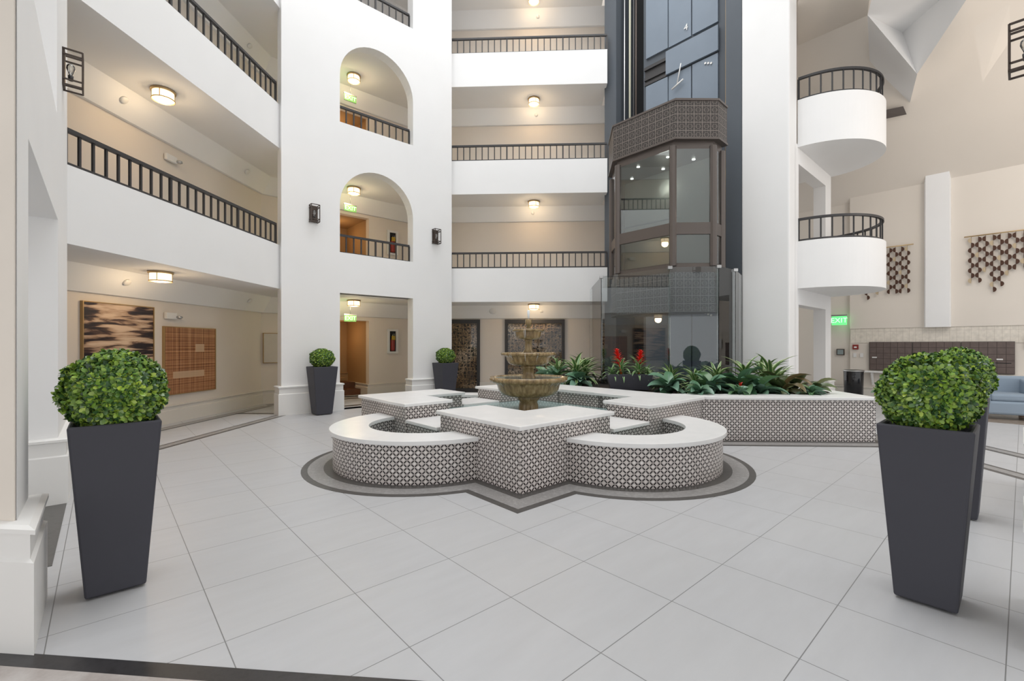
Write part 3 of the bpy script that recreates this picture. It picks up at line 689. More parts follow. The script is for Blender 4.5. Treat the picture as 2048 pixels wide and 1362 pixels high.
# ---------------- elevator shaft ----------------
b = MB(); b.prism([W(TA, 4.08), W(TA, 4.42), W(TA+.9, 4.42), W(TA+.9, 4.08)], 0, 13); b.prism([W(TA, 7.34), W(TA, 7.72), W(TA+.9, 7.72), W(TA+.9, 7.34)], 0, 13)
struct('wall_shaft_posts', b, M['shaft'])
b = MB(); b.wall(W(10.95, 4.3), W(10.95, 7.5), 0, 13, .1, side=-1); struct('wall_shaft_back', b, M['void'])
b = MB(); b.prism([W(10.45, 4.43), W(10.45, 6.72), W(10.6, 6.72), W(10.6, 4.43)], 0, 13); struct('wall_shaft_panel', b, M['shaft'])
for k in range(4):
    r = empty('elevator_door', (*W(10.45, 5.37), .12+2.92*k), -PI/4, ['slate-grey elevator doors at floor level inside the shaft', 'slate-grey elevator doors behind the cab, second floor', 'slate-grey elevator doors just above the cab, behind the white lever', 'slate-grey elevator doors at the top of the shaft with a painted numeral 4'][k], 'elevator door', 'hoistway doors')
    zt = 2.2
    for i, (x0, x1) in enumerate(((-1.25, -.63), (-.61, -.02), (.02, .64))):
        b = MB(); b.box(x0, -.05+.015*(i % 2), 0, x1, -.001, zt); b.build('door_panel', M['shaftp'], r)
    b = MB(); b.box(-1.3, -.04, zt+.03, -.66, -.01, zt+.10); b.box(-1.3, -.05, zt+.16, -.66, -.01, zt+.24); b.box(-1.3, -.06, zt+.42, -.66, -.01, zt+.5)
    b.box(-1.3, -.012, zt+.1, -.66, -.008, zt+.42); b.build('header_rail', M['black'], r)
    b = MB(); b.box(-.66, -.09, zt+.04, .66, -.03, zt+.62); b.build('fascia_plate', M['shaftp'], r)
    if k == 3:
        textmesh('numeral', '4', .22, M['plastic_white'], r, (-.14, -.056 if k == 3 else -.056, .25 if k == 3 else 1.9), (PI/2, 0, 0))
    b = MB()
    for i in range(3): b.tube([(.35+.07*i, -.055, zt-.12-.03*i), (.35+.07*i, -.075, zt-.12-.03*i)], .025, 10)
    b.build('roller', M['plastic_white'], r)
for i, (bb, rr_, mm, nm) in enumerate(((7.22, .02, 'steel', 'guide rail'), (7.05, .028, 'ropeg', 'pale conduit'), (6.93, .02, 'black', 'thin black cable'), (6.86, .022, 'iron', 'brown cable'), (4.50, .02, 'brass', 'thin pale cable right of the doors'))):
    b = MB(); b.tube([(*W(10.3, bb), 2.9), (*W(10.32, bb), 12.8)], rr_, 8); tag(b.build('hoist_cable', M[mm]), 'vertical %s running down the open elevator shaft' % nm, 'cable')
b = MB(); b.tube([(*W(10.2, 4.75), 8.45), (*W(10.2, 5.1), 8.1), (*W(10.2, 5.0), 7.95)], .012, 6)
b = MB(); b.tube([(*W(10.36, 5.62), 8.30), (*W(10.36, 5.72), 7.85)], .014, 6); b.tube([(*W(10.34, 5.85), 7.75), (*W(10.34, 5.55), 7.88)], .02, 6)
tag(b.build('door_linkage', M['plastic_white']), 'white metal lever linkage hanging below the fascia plate in the shaft', 'lever')

# cab
CAB = [W(8.82, 4.03), W(8.26, 4.64), W(8.26, 5.95), W(8.86, 6.60), W(9.95, 6.60), W(9.95, 4.03)]
CAB[0] = (3.33, 9.12+.02); CAB = [(3.33, 9.13), (2.55, 9.12), (1.63, 10.05), (1.63, 10.90), (1.94, 11.14), (3.60, 9.41)]
co = Vector(W(9.1, 5.3))
cab = empty('elevator_cab', (co.x, co.y, 2.1), 0, 'bronze-framed glass elevator cab with fretwork crown stopped at the second floor', 'elevator')
def loc_(ps): return [(p[0]-co.x, p[1]-co.y) for p in ps]
def inset(ps, d):
    c = Vector((sum(p[0] for p in ps)/len(ps), sum(p[1] for p in ps)/len(ps)))
    return [tuple(Vector(p)+(c-Vector(p)).normalized()*d) for p in ps]
C0 = loc_(CAB)
b = MB(); b.prism(inset(C0, -.10), 5.48-2.1, 6.22-2.1); b.build('crown_grille', M['grille'], cab)
b = MB(); b.prism(inset(C0, -.12), 6.20-2.1, 6.24-2.1); b.prism(inset(C0, -.12), 5.45-2.1, 5.49-2.1); b.build('crown_trim', M['bronze'], cab)
b = MB(); b.prism(inset(C0, -.03), 0, .78); b.build('skirt_grille', M['skirt'], cab)
b = MB(); b.prism(C0, .78, .96); b.build('floor_sill', M['bronze'], cab)
b = MB(); b.prism(C0, 5.30-2.1, 5.46-2.1); b.build('cab_roof', M['bronze'], cab)
n = len(C0)
for i in range(n):
    if i == 4: continue
    p, q = Vector(C0[i]), Vector(C0[(i+1) % n]); d = (q-p).normalized()
    b = MB(); b.obox(p+d*.03, q-d*.03, .06, 3.62-2.1, 3.85-2.1); b.build('mid_rail', M['bronze'], cab)
    for z0, z1 in ((3.06-2.1, 3.62-2.1), (3.85-2.1, 5.30-2.1)):
        b = MB(); b.obox(p+d*.05, q-d*.05, .012, z0, z1); b.build('glass_pane', M['cabglass'], cab)
for p in C0:
    b = MB(); b.prism([(p[0]+.07*math.cos(a), p[1]+.07*math.sin(a)) for a in [PI/8+i*PI/4 for i in range(8)]], .9, 3.25); b.build('mullion', M['bronze'], cab)
b = MB(); p, q = Vector(C0[4]), Vector(C0[5]); b.obox(p, q, .05, .96, 3.2); b.build('rear_door', M['gtrim'], cab)  # cream colour stands in for the lounge wall reflected in the cab glass
for (a_, b_) in ((8.5, 4.9), (8.5, 5.6), (9.0, 4.6), (9.0, 5.3), (9.0, 6.1)):
    b = MB(); q = W(a_, b_); b.lathe([(0, 0), (.035, 0), (.035, .01)], (q[0]-co.x, q[1]-co.y, 3.18), 12); b.build('downlight', M['spot'], cab)
b = MB(); q = W(9.25, 5.0)
b.tube([(C0[1][0]+.12, C0[1][1]+.15, 1.9), (C0[2][0]+.15, C0[2][1]+.05, 1.9)], .018, 8); b.build('handrail', M['steel'], cab)
point('cab_light', (*W(9.2, 5.3), 4.9), 10, (1, .95, .85), .2)

# glass enclosure
EN = [W(10.05, 4.06), (3.79, 9.22), (3.31, 8.80), (2.42, 8.87), (1.27, 10.03), (1.26, 12.3)]
en = empty('glass_enclosure', (2.42, 8.87, .58), 0, 'frameless clear glass screen around the foot of the elevator shaft', 'glass screen')
EL = [(p[0]-2.42, p[1]-8.87) for p in EN]
for i in range(len(EL)-1):
    p, q = Vector(EL[i]), Vector(EL[i+1]); d = (q-p).normalized()
    b = MB(); b.obox(p+d*.008, q-d*.008, .012, 0, 2.355); b.build('glass_pane', M['glass'], en)
for p in EL[1:-1]:
    b = MB(); b.box(p[0]-.04, p[1]-.04, 2.32, p[0]+.04, p[1]+.04, 2.375); b.build('clamp', M['steel'], en)
for p in (EL[2], EL[3]):
    b = MB(); b.box(p[0]-.02, p[1]+.03, 0, p[0]+.02, p[1]+.06, 2.33); b.build('glass_fin', glass('fin_glass', (.75, .80, .78), .05), en)
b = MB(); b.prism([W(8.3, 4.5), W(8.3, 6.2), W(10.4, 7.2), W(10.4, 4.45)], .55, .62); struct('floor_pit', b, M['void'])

# ---------------- fountain ----------------
FC = (4.81, 5.125)
fo = Vector(W(*FC))
fb = empty('fountain_basin', (fo.x, fo.y, 0), 0, 'quatrefoil fountain basin faced in black and white lattice tile with white stone coping', 'fountain basin')
def WL(a, b_): q = W(a, b_); return (q[0]-fo.x, q[1]-fo.y)
FCb = 5.125
def chev(fa, fbb, o):     # L-shaped corner block; fa, fbb flip
    pts = [(2.93+o, 3.24+o), (4.43-o, 3.24+o), (4.43-o, 4.0-o), (3.69-o, 4.0-o), (3.69-o, 4.74-o), (2.93+o, 4.74-o)]
    return [WL(9.62-a if fa else a, 10.25-c if fbb else c) for a, c in pts]
for fa, fbb in ((0, 0), (0, 1), (1, 0), (1, 1)):
    b = MB(); b.prism(chev(fa, fbb, .04), 0, .625); b.build('tiled_pier', M['tile'], fb)
    b = MB(); b.prism(chev(fa, fbb, 0), .625, .67); b.build('coping', M['quartz'], fb, bevel=.008)
# closed rear-right side
b = MB(); b.prism([WL(5.97, 4.6), WL(6.65, 4.6), WL(6.65, 5.6), WL(5.97, 5.6)], 0, .625); b.build('tiled_pier', M['tile'], fb)
b = MB(); b.prism([WL(5.93, 4.741), WL(6.69, 4.741), WL(6.69, 5.509), WL(5.93, 5.509)], .625, .67); b.build('coping', M['quartz'], fb)
# spill ledges and low walls on three sides
def side(sx):             # maps (depth from side, along) to plan
    if sx == 'FL': return lambda d, s: WL(2.97+d, FCb+s)
    if sx == 'FR': return lambda d, s: WL(4.81+s, 3.28+d)
    return lambda d, s: WL(4.81+s, 6.97-d)
for sx in ('FL', 'FR', 'RL'):
    f = side(sx)
    b = MB(); b.prism([f(.02, -.42), f(.60, -.42), f(.60, .42), f(.02, .42)], 0, .42); b.build('tiled_pier', M['tile'], fb)
    b = MB(); b.prism([f(-.03, -.384), f(.68, -.384), f(.68, .384), f(-.03, .384)], .42, .462); b.build('spill_ledge', M['quartz'], fb, bevel=.006)
    def arc(r, dmax): 
        n = 40; a0 = math.acos(max(-1, min(1, (.11-dmax)/r))); return [f(.11-r*math.cos(-a0+2*a0*i/n), r*math.sin(-a0+2*a0*i/n)) for i in range(n+1)]
    b = MB(); b.prism(arc(1.15, .05)+arc(.78, .05)[::-1], 0, .42); b.build('bench_wall', M['tile'], fb)
    b = MB(); b.prism(arc(1.19, -.005)+arc(.74, -.005)[::-1], .42, .465); b.build('bench_coping', M['quartz'], fb, bevel=.008)
    b = MB(); b.prism(arc(.80, .02), .10, .20); o = b.build('lobe_water', M['water'], fb)
b = MB(); b.prism([WL(3.4, 3.7), WL(6.2, 3.7), WL(6.2, 6.6), WL(3.4, 6.6)], .30, .43); b.build('pool_water', M['water'], fb)

# tiered fountain
ft = empty('tiered_fountain', (fo.x, fo.y, .43), 0, 'three-tiered tan stone fountain with running water in the middle of the basin', 'fountain')
Z = lambda z: z-.43
b = MB(); b.lathe([(.155, 0), (.15, .10), (.135, .16), (.17, .19), (.175, .22), (.16, .245), (.20, .26)], seg=24); b.build('pedestal', M['stone'], ft)
def bowl(name, z, R_, h, rn, rimh):
    b = MB()
    b.lathe([(rn, Z(z-h)), (rn*1.6, Z(z-h)+.003), (R_*.56, Z(z-h*.96)), (R_*.70, Z(z-h*.84)), (R_*.77, Z(z-h*.64)), (R_*.80, Z(z-h*.42)), (R_*.82, Z(z-rimh*1.5))], seg=128, flute=.002, nfl=32)
    b.lathe([(R_*.82, Z(z-rimh*1.5)), (R_*.86, Z(z-rimh)), (R_*.97, Z(z-rimh)), (R_, Z(z-rimh*.5)), (R_*.98, Z(z)), (R_*.90, Z(z)), (R_*.84, Z(z-.04)), (R_*.3, Z(z-.07)), (0, Z(z-.07))], seg=64)
    o = b.build(name, M['stone'], ft)
    b = MB(); b.disc((0, 0, Z(z-.018)), R_*.87, 48); b.build('bowl_water', M['water'], o)
    b = MB(); rnd = random.Random(int(R_*100))
    for i in range(int(R_*34)):
        a = rnd.random()*2*PI; r0 = R_*1.0; L = rnd.uniform(.08, .2)
        b.tube([(r0*math.cos(a), r0*math.sin(a), Z(z-.01)), (r0*.97*math.cos(a), r0*.97*math.sin(a), Z(z-.06)), (r0*.86*math.cos(a), r0*.86*math.sin(a), Z(z-L*.75))], [.002, .0025, .0015], 4)
    b.build('water_trickle', M['spray'], o)
bowl('bowl', .965, .60, .30, .14, .07)
bowl('bowl', 1.335, .425, .20, .10, .045)
bowl('bowl', 1.69, .245, .16, .06, .03)
b = MB(); b.lathe([(.14, Z(.90)), (.12, Z(.93)), (.09, Z(1.0)), (.085, Z(1.08)), (.11, Z(1.10)), (.115, Z(1.13)), (.08, Z(1.14))], seg=24); b.build('stem', M['stone'], ft)
b = MB(); b.lathe([(.09, Z(1.30)), (.085, Z(1.34)), (.055, Z(1.40)), (.05, Z(1.50)), (.065, Z(1.515)), (.05, Z(1.54))], seg=24); b.build('stem', M['stone'], ft)
b = MB(); b.lathe([(.05, Z(1.63)), (.035, Z(1.68)), (.03, Z(1.75)), (.045, Z(1.765)), (.05, Z(1.80)), (.045, Z(1.84)), (.02, Z(1.855)), (0, Z(1.856))], seg=20); b.build('finial', M['stone'], ft)
b = MB(); b.tube([(0, 0, Z(1.85)), (0, 0, Z(1.97)), (0, 0, Z(1.985))], [.016, .022, .012], 10); b.build('water_jet', M['spray'], ft)

# ---------------- planting bed ----------------
pb_ = empty('planting_bed', (2.5, 7.05, 0), 0, 'long raised planting bed with lattice-tiled walls and white coping in front of the elevator', 'planting bed')
pl = lambda ps: [(p[0]-2.5, p[1]-7.05) for p in ps]
inn = W(6.70, 3.3)
ring_o = [(2.46, 7.05), (4.95, 7.05), (4.95, 9.25)]
b = MB(); b.prism(pl([(2.40, 7.05), (4.95, 7.05), (4.95, 9.22), (4.6, 9.5), (4.6, 7.4), (2.1, 7.4)]), 0, .625); b.build('tiled_wall', M['tile'], pb_)
b = MB(); b.prism(pl([(2.47, 7.01), (4.99, 7.01), (4.99, 9.2), (4.62, 9.55), (4.55, 9.5), (4.55, 7.45), (2.05, 7.45)]), .625, .67); b.build('coping', M['quartz'], pb_, bevel=.008)
b = MB(); b.prism(pl([W(6.62, 7.0), W(6.62, 6.8), W(9.9, 7.1), W(9.9, 7.3)]), 0, .625); b.build('tiled_wall', M['tile'], pb_)
b = MB(); b.prism(pl([(2.05, 7.40), (4.62, 7.40), (4.62, 9.4), W(9.9, 4.4), W(9.8, 7.1), W(6.64, 6.85)]), .1, .60)
tag(b.build('soil', M['soil'], pb_), kind='stuff')

# plants
def blade(b, org, az, el, L, wd, droop, seg=7, cup=.25, shape=.5, twist=0):
    p = Vector(org); h = Vector((math.cos(az), math.sin(az), 0)); sd = Vector((-math.sin(az), math.cos(az), 0)); pts = []
    e = el; st = L/seg
    for i in range(seg+1):
        t = i/seg; d = h*math.cos(e)+Vector((0, 0, 1))*math.sin(e); up = -h*math.sin(e)+Vector((0, 0, 1))*math.cos(e)
        if shape == 0: ww = wd*(min(1, t*6+.5))*(1-t**3)+.001
        else: ww = wd*math.sin(PI*min(1, (t*.92+.06))**shape)+.001
        s2 = sd*math.cos(twist)+up*math.sin(twist)
        pts.append((p-s2*ww/2+up*ww*cup, p.copy(), p+s2*ww/2+up*ww*cup)); p = p+d*st; e -= droop/seg
    for i in range(seg):
        a, c = pts[i], pts[i+1]; t0, t1 = i/seg, (i+1)/seg
        b.face([a[0], a[1], c[1], c[0]], [(0, t0), (.5, t0), (.5, t1), (0, t1)], True)
        b.face([a[1], a[2], c[2], c[1]], [(.5, t0), (1, t0), (1, t1), (.5, t1)], True)
def strap_plant(seed, n=34, L=.42, wd=.055, mat='strap'):
    rd = random.Random(seed); b = MB()
    for i in range(n):
        t = i/n; blade(b, (rd.uniform(-.02, .02), rd.uniform(-.02, .02), .06+.16*t), i*2.4, .25+1.1*t+rd.uniform(-.1, .1), L*rd.uniform(.7, 1.1), wd, 1.6+rd.uniform(-.3, .5)-.7*t, shape=0)
    return b, M[mat]
def broad_plant(seed, n=19, L=.42, wd=.17, mat='broad'):
    rd = random.Random(seed); b = MB()
    for i in range(n):
        t = i/n; blade(b, (0, 0, .03+.10*t), i*2.4+rd.random(), .15+1.0*t+rd.uniform(-.15, .2), L*rd.uniform(.7, 1.15), wd*rd.uniform(.8, 1.2), 1.0+rd.uniform(-.3, .7), shape=.8, twist=rd.uniform(-.5, .5))
    return b, M[mat]
protos = {}
def plant(kind, x, y, s, rz, label, group, z=.60, seed=0):
    nm = {'strap': 'striped_dracaena', 'broad': 'broadleaf_plant', 'olive': 'philodendron'}[kind]
    key = (kind, seed)
    if key not in protos:
        b, m = {'strap': strap_plant, 'broad': broad_plant, 'olive': lambda sd: broad_plant(sd, 14, .42, .13, 'olive')}[kind](seed+3)
        o = b.build(nm, m, recalc=False); protos[key] = o
    else: o = protos[key].copy(); COL.objects.link(o)
    s *= 1.15; o.location = (x, y, z); o.scale = (s, s, s); o.rotation_euler = (0, 0, rz); tag(o, label, 'plant', group)
PL = [('strap', 2.35, 8.55, .95, 'striped narrow-leaved plant just right of the bromeliad box', 0),
      ('strap', 2.62, 8.05, .85, 'small striped plant in front of the steel-edged glass corner', 1),
      ('strap', 3.15, 8.45, 1.0, 'striped plant before the dark foot of the shaft', 0),
      ('strap', 3.62, 8.40, 1.1, 'tall striped plant against the dark shaft post', 1),
      ('strap', 4.10, 8.75, 1.15, 'striped plant at the foot of the white pillar, left one', 0),
      ('strap', 3.95, 8.15, 1.15, 'tallest arching green plant in the middle of the right bed', 1),
      ('broad', 2.15, 7.95, .85, 'dark glossy broadleaf plant spilling on the coping beside the fountain corner', 0),
      ('broad', 2.75, 7.72, 1.0, 'bluish broadleaf plant with a large shiny leaf over the bed coping', 1),
      ('broad', 3.30, 7.75, 1.1, 'broadleaf plant with upright grey-green leaf behind the red bloom', 0),
      ('broad', 3.55, 7.65, .9, 'low broadleaf plant with bluish leaf in the middle of the bed', 1),
      ('broad', 2.50, 7.48, .62, 'low round-leaved plant at the left front of the right bed', 0),
      ('broad', 3.10, 7.44, .55, 'low round-leaved plant at the bed edge below the red bloom', 1),
      ('olive', 3.95, 7.70, .95, 'olive green philodendron with curled leaves at the bed edge', 0),
      ('olive', 4.30, 8.00, 1.05, 'olive philodendron below the white pillar', 1),
      ('olive', 4.42, 7.68, .75, 'brown-leaved low philodendron at the right end of the bed', 0),
      ('broad', 4.25, 7.44, .55, 'lowest dark leaves on the coping near the right end', 1),
      ('strap', 4.25, 8.45, .9, 'olive striped plant behind the philodendrons', 0),
      ('strap', .70, 9.75, 1.15, 'striped plant between fountain and bromeliad box, nearest the box', 1),
      ('strap', .95, 10.3, 1.2, 'striped plant behind, close to the elevator glass, left bed', 0),
      ('strap', .33, 9.95, 1.0, 'striped plant in the left part of the bed, before the lattice door', 1),
      ('broad', .25, 9.75, .9, 'bluish broadleaf plant at the left end of the bed behind the bowl', 0),
      ('broad', .75, 9.50, .8, 'dark broadleaf plant on the coping left of the bromeliad box', 1),
      ('broad', .05, 10.1, .9, 'far left leafy plant behind the fountain rim', 1)]
for i, (k, x, y, s, lab, sd) in enumerate(PL): plant(k, x, y, s, i*1.7, lab, 'bed plants', seed=sd)
def bloom(x, y, z, lab):
    b = MB()
    for i in range(10): blade(b, (0, 0, .01*i), i*2.4, .5+.08*i, .07, .03, .6, 4, shape=.8)
    o = b.build('red_bloom', M['bract'], recalc=False); o.location = (x, y, z); tag(o, lab, 'flower')
bloom(3.18, 7.52, .72, 'small red bloom low in the right bed'); 
# boxed bromeliads
bx = empty('bromeliad_box', (1.60, 8.62, .62), math.radians(-2), 'dark rectangular planter box with two red bromeliads on the bed edge', 'planter')
b = MB()
def frust(b, w0, d0, w1, d1, z0, z1, wall=.02):
    def r(w_, d_, z): return [(-w_/2, -d_/2, z), (w_/2, -d_/2, z), (w_/2, d_/2, z), (-w_/2, d_/2, z)]
    A, B, C, D = r(w0, d0, z0), r(w1, d1, z1), r(w1-2*wall, d1-2*wall, z1), r(w0-2*wall, d0-2*wall, z0+(z1-z0)*.85)
    for i in range(4):
        j = (i+1) % 4; b.face([A[i], A[j], B[j], B[i]]); b.face([B[i], B[j], C[j], C[i]]); b.face([C[i], C[j], D[j], D[i]])
    b.face(A[::-1]); b.face(D)
frust(b, .68, .22, .84, .30, 0, .29); b.build('box', M['pot'], bx, bevel=.006)
for i, (x, tall) in enumerate(((-.13, .66), (.17, .62), (-.30, 0), (.33, 0))):
    b, m = strap_plant(20+i, 26, .36, .05, 'brom'); o = b.build('bromeliad_leaves', m, bx, recalc=False); o.location = (x, 0, .20); 
    if not tall: o.scale = (.7, .7, .6)
    if tall:
        b = MB(); b.tube([(0, 0, 0), (.01, 0, tall*.45)], [.022, .02], 8)
        fs = b.build('flower_stem', M['stem'], bx); fs.location = (x, 0, .22); fs.rotation_euler = (0, -.18 if i == 0 else .10, 0)
        b = MB()
        for q in range(34):
            t = q/34; blade(b, (0, 0, tall*.35+t*tall*.42), q*2.4, .65+.5*t, .17*(1-.5*t), .042, .9, 4, shape=.8)
        o = b.build('red_flower_spike', M['bract'], bx, recalc=False); o.location = (x, 0, .22); o.rotation_euler = (0, -.18 if i == 0 else .10, 0)
b = MB(); rd = random.Random(5)
for q in range(70): blade(b, (.28+rd.uniform(-.13, .13), rd.uniform(-.12, .05), .27+rd.uniform(-.02, .1)), rd.random()*6.28, rd.uniform(-.2, .8), .06, .04, .5, 3, shape=.8)
b.build('variegated_ivy', M['pale'], bx, recalc=False)

# ---------------- topiary planters ----------------
def topiary_mesh(nleaf, lsz, seed, sq=1.0):
    rd = random.Random(seed); b = MB(); R0 = .225
    for i in range(nleaf):
        z = rd.uniform(-1, 1); a = rd.random()*2*PI; r = math.sqrt(1-z*z); n = Vector((r*math.cos(a), r*math.sin(a), z))
        lump = 1+.035*math.sin(5*n.x+2*seed)*math.cos(6*n.y)+.03*math.sin(9*n.z+4*n.x)
        p = n*R0*lump*rd.uniform(.86, 1.05)
        u = n.orthogonal().normalized(); u = Matrix.Rotation(rd.random()*6.28, 3, n) @ u; v = n.cross(u)
        tilt = rd.uniform(.2, 1.0)
        for k in range(3):
            aa = k*2.1+rd.uniform(-.4, .4); d = (u*math.cos(aa)+v*math.sin(aa))*math.cos(tilt)+n*math.sin(tilt); sd = d.cross(n).normalized(); L = lsz*rd.uniform(.7, 1.25); w_ = L*.33
            q = p+d*L*.12; up = sd.cross(d)
            b.face([q, q+d*L*.35+sd*w_+up*w_*.2, q+d*L*.8+sd*w_*.75+up*w_*.15, q+d*L, q+d*L*.8-sd*w_*.75+up*w_*.15, q+d*L*.35-sd*w_+up*w_*.2], smooth=True)
    return b
def pot_mesh():
    b = MB(); frust(b, .27, .27, .41, .41, .012, 1.0, .022); return b
pot0 = None; tops = {}
def topiary(a, b_, rz, label, dense=True, s=1.0, bs=1.0, grow=1.0):
    x, y = W(a, b_)
    r = empty('topiary_planter', (x, y, 0), rz, label, 'potted plant', 'boxwood ball planters'); r.scale = (s, s, 1)
    global pot0
    if pot0 is None: pot0 = pot_mesh().build('pot', M['pot'], r, bevel=.012)
    else:
        o = pot0.copy(); COL.objects.link(o); o.parent = r
    key = dense
    if key not in tops:
        tops[key] = (topiary_mesh(6000 if dense else 2600, .032 if dense else .036, 3), )
        o = tops[key][0].build('boxwood_ball', M['box'], r, recalc=False); tops[key] = o
    else:
        o = tops[key].copy(); COL.objects.link(o); o.parent = r
    o.location = (0, 0, 1.17); o.scale = (bs, bs, bs*.98); o.rotation_euler = (0, 0, a*2)
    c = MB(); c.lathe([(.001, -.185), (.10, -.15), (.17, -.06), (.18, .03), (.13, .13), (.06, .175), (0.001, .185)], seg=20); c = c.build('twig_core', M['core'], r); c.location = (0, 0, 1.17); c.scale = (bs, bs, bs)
    c = MB(); c.prism([(-.165, -.165), (.165, -.165), (.165, .165), (-.165, .165)], .90, .95); c.build('soil', M['soil'], r)
topiary(.055, 3.70, PI/4, 'large boxwood ball in tall charcoal pot standing at the near left', bs=1.0)
topiary(3.49, .37, PI/4, 'large boxwood ball in tall charcoal pot standing at the near right', bs=.93)
topiary(5.4, .375, PI/4, 'boxwood ball planter half hidden behind the near right one', bs=1.02, s=.9)
topiary(3.38, 9.93, PI/4, 'small-looking boxwood ball planter at the left pier of the white tower', False, s=1.2, bs=.82)
topiary(6.42, 9.93, PI/4, 'far boxwood ball planter at the right corner of the white tower', False, s=1.2, bs=.82)
b = MB(); b.lathe([(0, 0), (.04, 0), (.04, .18), (.02, .23), (.015, .30), (0, .30)], seg=14); o = b.build('spray_bottle', M['plastic_white']); o.location = (*W(6.72, 9.95), 0); tag(o, 'small white bottle on the floor right of the far boxwood planter', 'bottle')

# ---------------- lounge things ----------------
def wall_frame(bv): return W(15.0, bv)
RZ = -PI/4
mb = [(2.75, 1.89), (1.87, 1.01), (.99, .13)]
for i, (b1, b0_) in enumerate(mb):
    q = W(14.995, b1); w_ = b1-b0_
    r = empty('mailbox_bank', (*q, .80), RZ, 'bank of brown metal mailboxes on the lounge wall, %s of the three' % ['left', 'middle', 'right'][i], 'mailboxes', 'mailbox banks')
    b = MB(); b.face([(0, -.05, 0), (w_, -.05, 0), (w_, -.05, .72), (0, -.05, .72)], [(0, 0), (w_, 0), (w_, .72), (0, .72)])
    b.build('door_grid', M['mailbox'], r, recalc=False)
    b = MB(); b.box(-.005, -.045, -.01, w_+.005, 0, .73); b.build('housing', M['bronze'], r)
    if i != 1:
        b = MB(); b.box(.06 if i == 0 else w_-.28, -.056, .31, .16 if i == 0 else w_-.18, -.051, .34); b.build('white_label', M['plastic_white'], r)
    if i == 2:
        b = MB(); b.box(w_-.30, -.056, .235, w_-.05, -.051, .25); b.build('mail_slot', M['void'], r)
r = empty('mail_shelf', (*W(15.0, 2.9), 0), RZ, 'white wall shelf on curved bracket below the mailboxes', 'shelf')
b = MB(); b.box(0, -.22, .73, 2.95, 0, .77); b.build('shelf_board', M['trimw'], r, bevel=.005)
for x in (.2, 1.5, 2.7):
    b = MB()
    for i in range(6):
        t = i/5; t1 = (i+1)/5
        if i < 5: b.box(x, -.18*(1-t), .73-.33*t1, x+.04, 0, .73-.33*t)
    b.build('bracket', M['trimw'], r)
r = empty('trash_can', (*W(14.2, 2.94), 0), 0, 'glossy black half-round trash can beside the mail shelf', 'trash can')
b = MB(); b.lathe([(0, 0), (.2, 0), (.215, .78), (.2, .8), (.185, .79), (.18, .1), (0, .1)], seg=32); b.build('body', nmat('gloss_black', (.012, .012, .014), .12)[0], r)
b = MB(); b.lathe([(.21, .775), (.225, .775), (.225, .80), (.205, .81)], seg=32); b.build('rim', M['steel'], r)
r = empty('thermostat', (*W(15.1, 3.42), 1.17), RZ, 'small grey control panel on the cream wall left of the fire alarm', 'control panel')
b = MB(); b.box(-.09, -.05, 0, .09, 0, .17); b.build('housing', M['iron'], r); b = MB(); b.box(-.07, -.055, .02, .07, -.05, .15); b.build('screen', nmat('grey_lcd', (.25, .30, .30), .2)[0], r)
r = empty('fire_alarm', (*W(15.02, 3.06), 1.33), RZ, 'small red fire alarm box left of the mailboxes', 'fire alarm')
b = MB(); b.box(-.065, -.05, 0, .065, 0, .13); b.build('housing', M['red'], r, bevel=.006); b = MB(); b.box(-.03, -.056, .04, .03, -.05, .08); b.build('handle', M['plastic_white'], r)
for i, x in enumerate((3.08, 2.93)):
    b = MB(); b.box(-.035, -.012, 0, .035, 0, .11); o = b.build('switch_plate', M['plastic_white']); o.location = (*W(15.02, x), 1.12); o.rotation_euler = (0, 0, RZ); tag(o, 'small white switch plate below the fire alarm, %s one' % ['left', 'right'][i], 'switch', 'switch plates')
b = MB(); b.box(-.05, -.03, 0, .05, 0, .3); o = b.build('wall_intercom', M['plastic_white']); o.location = (*W(15.0, -.08), 1.35); o.rotation_euler = (0, 0, RZ); tag(o, 'white intercom panel right of the mailboxes at the photo edge', 'intercom')
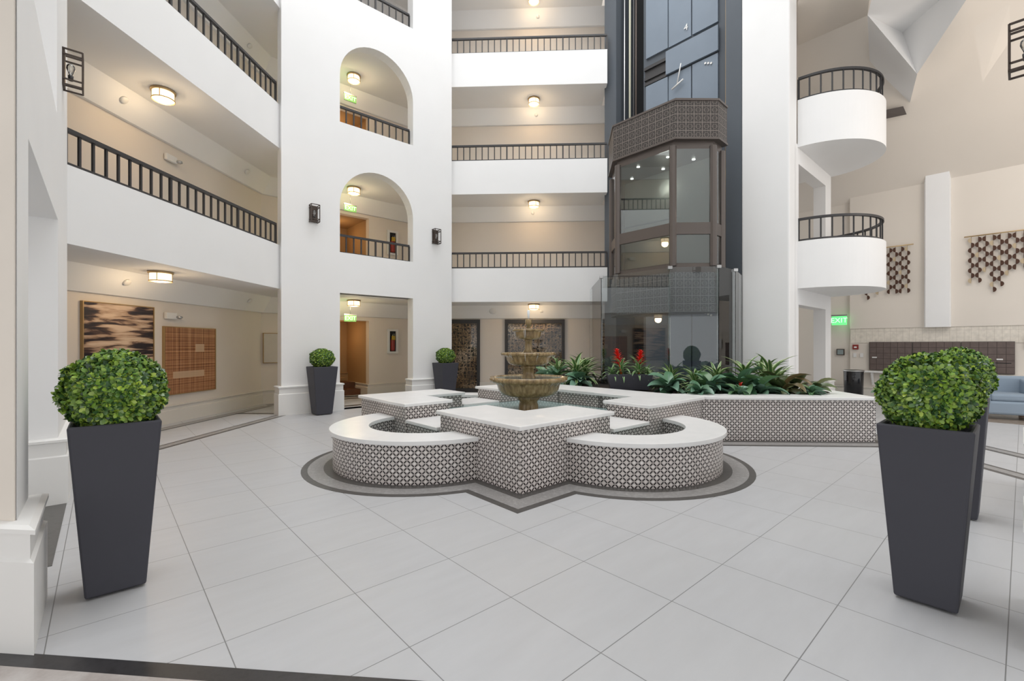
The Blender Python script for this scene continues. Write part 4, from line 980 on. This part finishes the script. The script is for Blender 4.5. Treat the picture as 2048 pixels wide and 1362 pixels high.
# tapestries: strings of half discs
M['disc'] = paint('dark_brown_wood_disc', (.075, .035, .022), .6, .3); M['disc2'] = paint('natural_fibre_disc', (.50, .40, .27), .8, .1)
def tapestry(b1, b0_, ztop, label, seed):
    w_ = b1-b0_; q = W(14.97, b1); r = empty('wall_tapestry', (*q, ztop), RZ, label, 'wall hanging', 'half-disc wall hangings'); rd = random.Random(seed)
    b = MB(); b.tube([(-.05, -.05, 0), (w_+.05, -.05, 0)], .014, 8); b.build('rod', M['brass'], r)
    n = max(4, round(w_/.125)); k = 0
    for i in range(n):
        x = .07+i*(w_-.14)/(n-1); m = rd.choice((7, 8, 9, 10, 11)) + (1 if i in (0, 3) else 0); s = .060
        b = MB(); b.tube([(0, -.044, -.01), (0, -.044, -m*2*s*.97)], .0035, 5); bl = MB(); bl.tube([(0, -.04, 0), (0, -.04, -m*2*s*.98)], .004, 5)
        for j in range(m):
            sg = 1 if (j+i) % 2 else -1; zc = -s-j*2*s*.98-.03
            pts = [(sg*s*.95*math.cos(t), -.05, zc+s*math.sin(t)) for t in [-PI/2+PI*u/8 for u in range(9)]]
            pb2 = [(p[0], -.035, p[2]) for p in pts]
            tgt = b if (j*7+i*3) % 8 else bl
            tgt.face(pts); tgt.face(pb2[::-1])
            for u in range(9): tgt.face([pts[u], pts[(u+1) % 9], pb2[(u+1) % 9], pb2[u]])
        o = b.build('disc_strand', M['disc'], r); o.location = (x, 0, 0)
        o2 = bl.build('cord', M['disc2'], r); o2.location = (x, 0, 0)
tapestry(2.98, 1.90, 3.97, 'hanging of dark half discs on strings, left of the pilaster', 1)
tapestry(.89, -.55, 3.98, 'hanging of dark half discs on strings, right of the pilaster', 4)
# armchair
ch = empty('armchair', (9.18, 9.55, 0), math.radians(-28), 'blue-grey velvet tub armchair at the right edge behind the topiary', 'armchair')
b = MB(); b.prism([(-.42, -.42), (.42, -.42), (.42, .42), (-.42, .42)], .10, .36); b.build('seat_base', M['blue'], ch, bevel=.04)
b = MB(); b.prism([(-.30, -.40), (.30, -.40), (.30, .28), (-.30, .28)], .36, .50); b.build('seat_cushion', M['blue'], ch, bevel=.04)
for sx in (-1, 1):
    b = MB(); x0, x1 = (-.46, -.30) if sx < 0 else (.30, .46)
    P = [(-.44, .30), (.44, .30), (.44, .80), (.0, .74), (-.44, .58)]
    b.face([(x0, y, z) for y, z in P]); b.face([(x1, y, z) for y, z in P][::-1])
    for i in range(5): j = (i+1) % 5; b.face([(x0, *P[i]), (x0, *P[j]), (x1, *P[j]), (x1, *P[i])])
    b.build('armrest', M['blue'], ch, bevel=.035)
b = MB(); b.box(-.45, .26, .2, .45, .44, .82); b.build('backrest', M['blue'], ch, bevel=.05)
for x in (-.36, .36):
    for y in (-.36, .36):
        b = MB(); b.box(x-.035, y-.035, 0, x+.035, y+.035, .11); b.build('leg', M['wood'], ch)
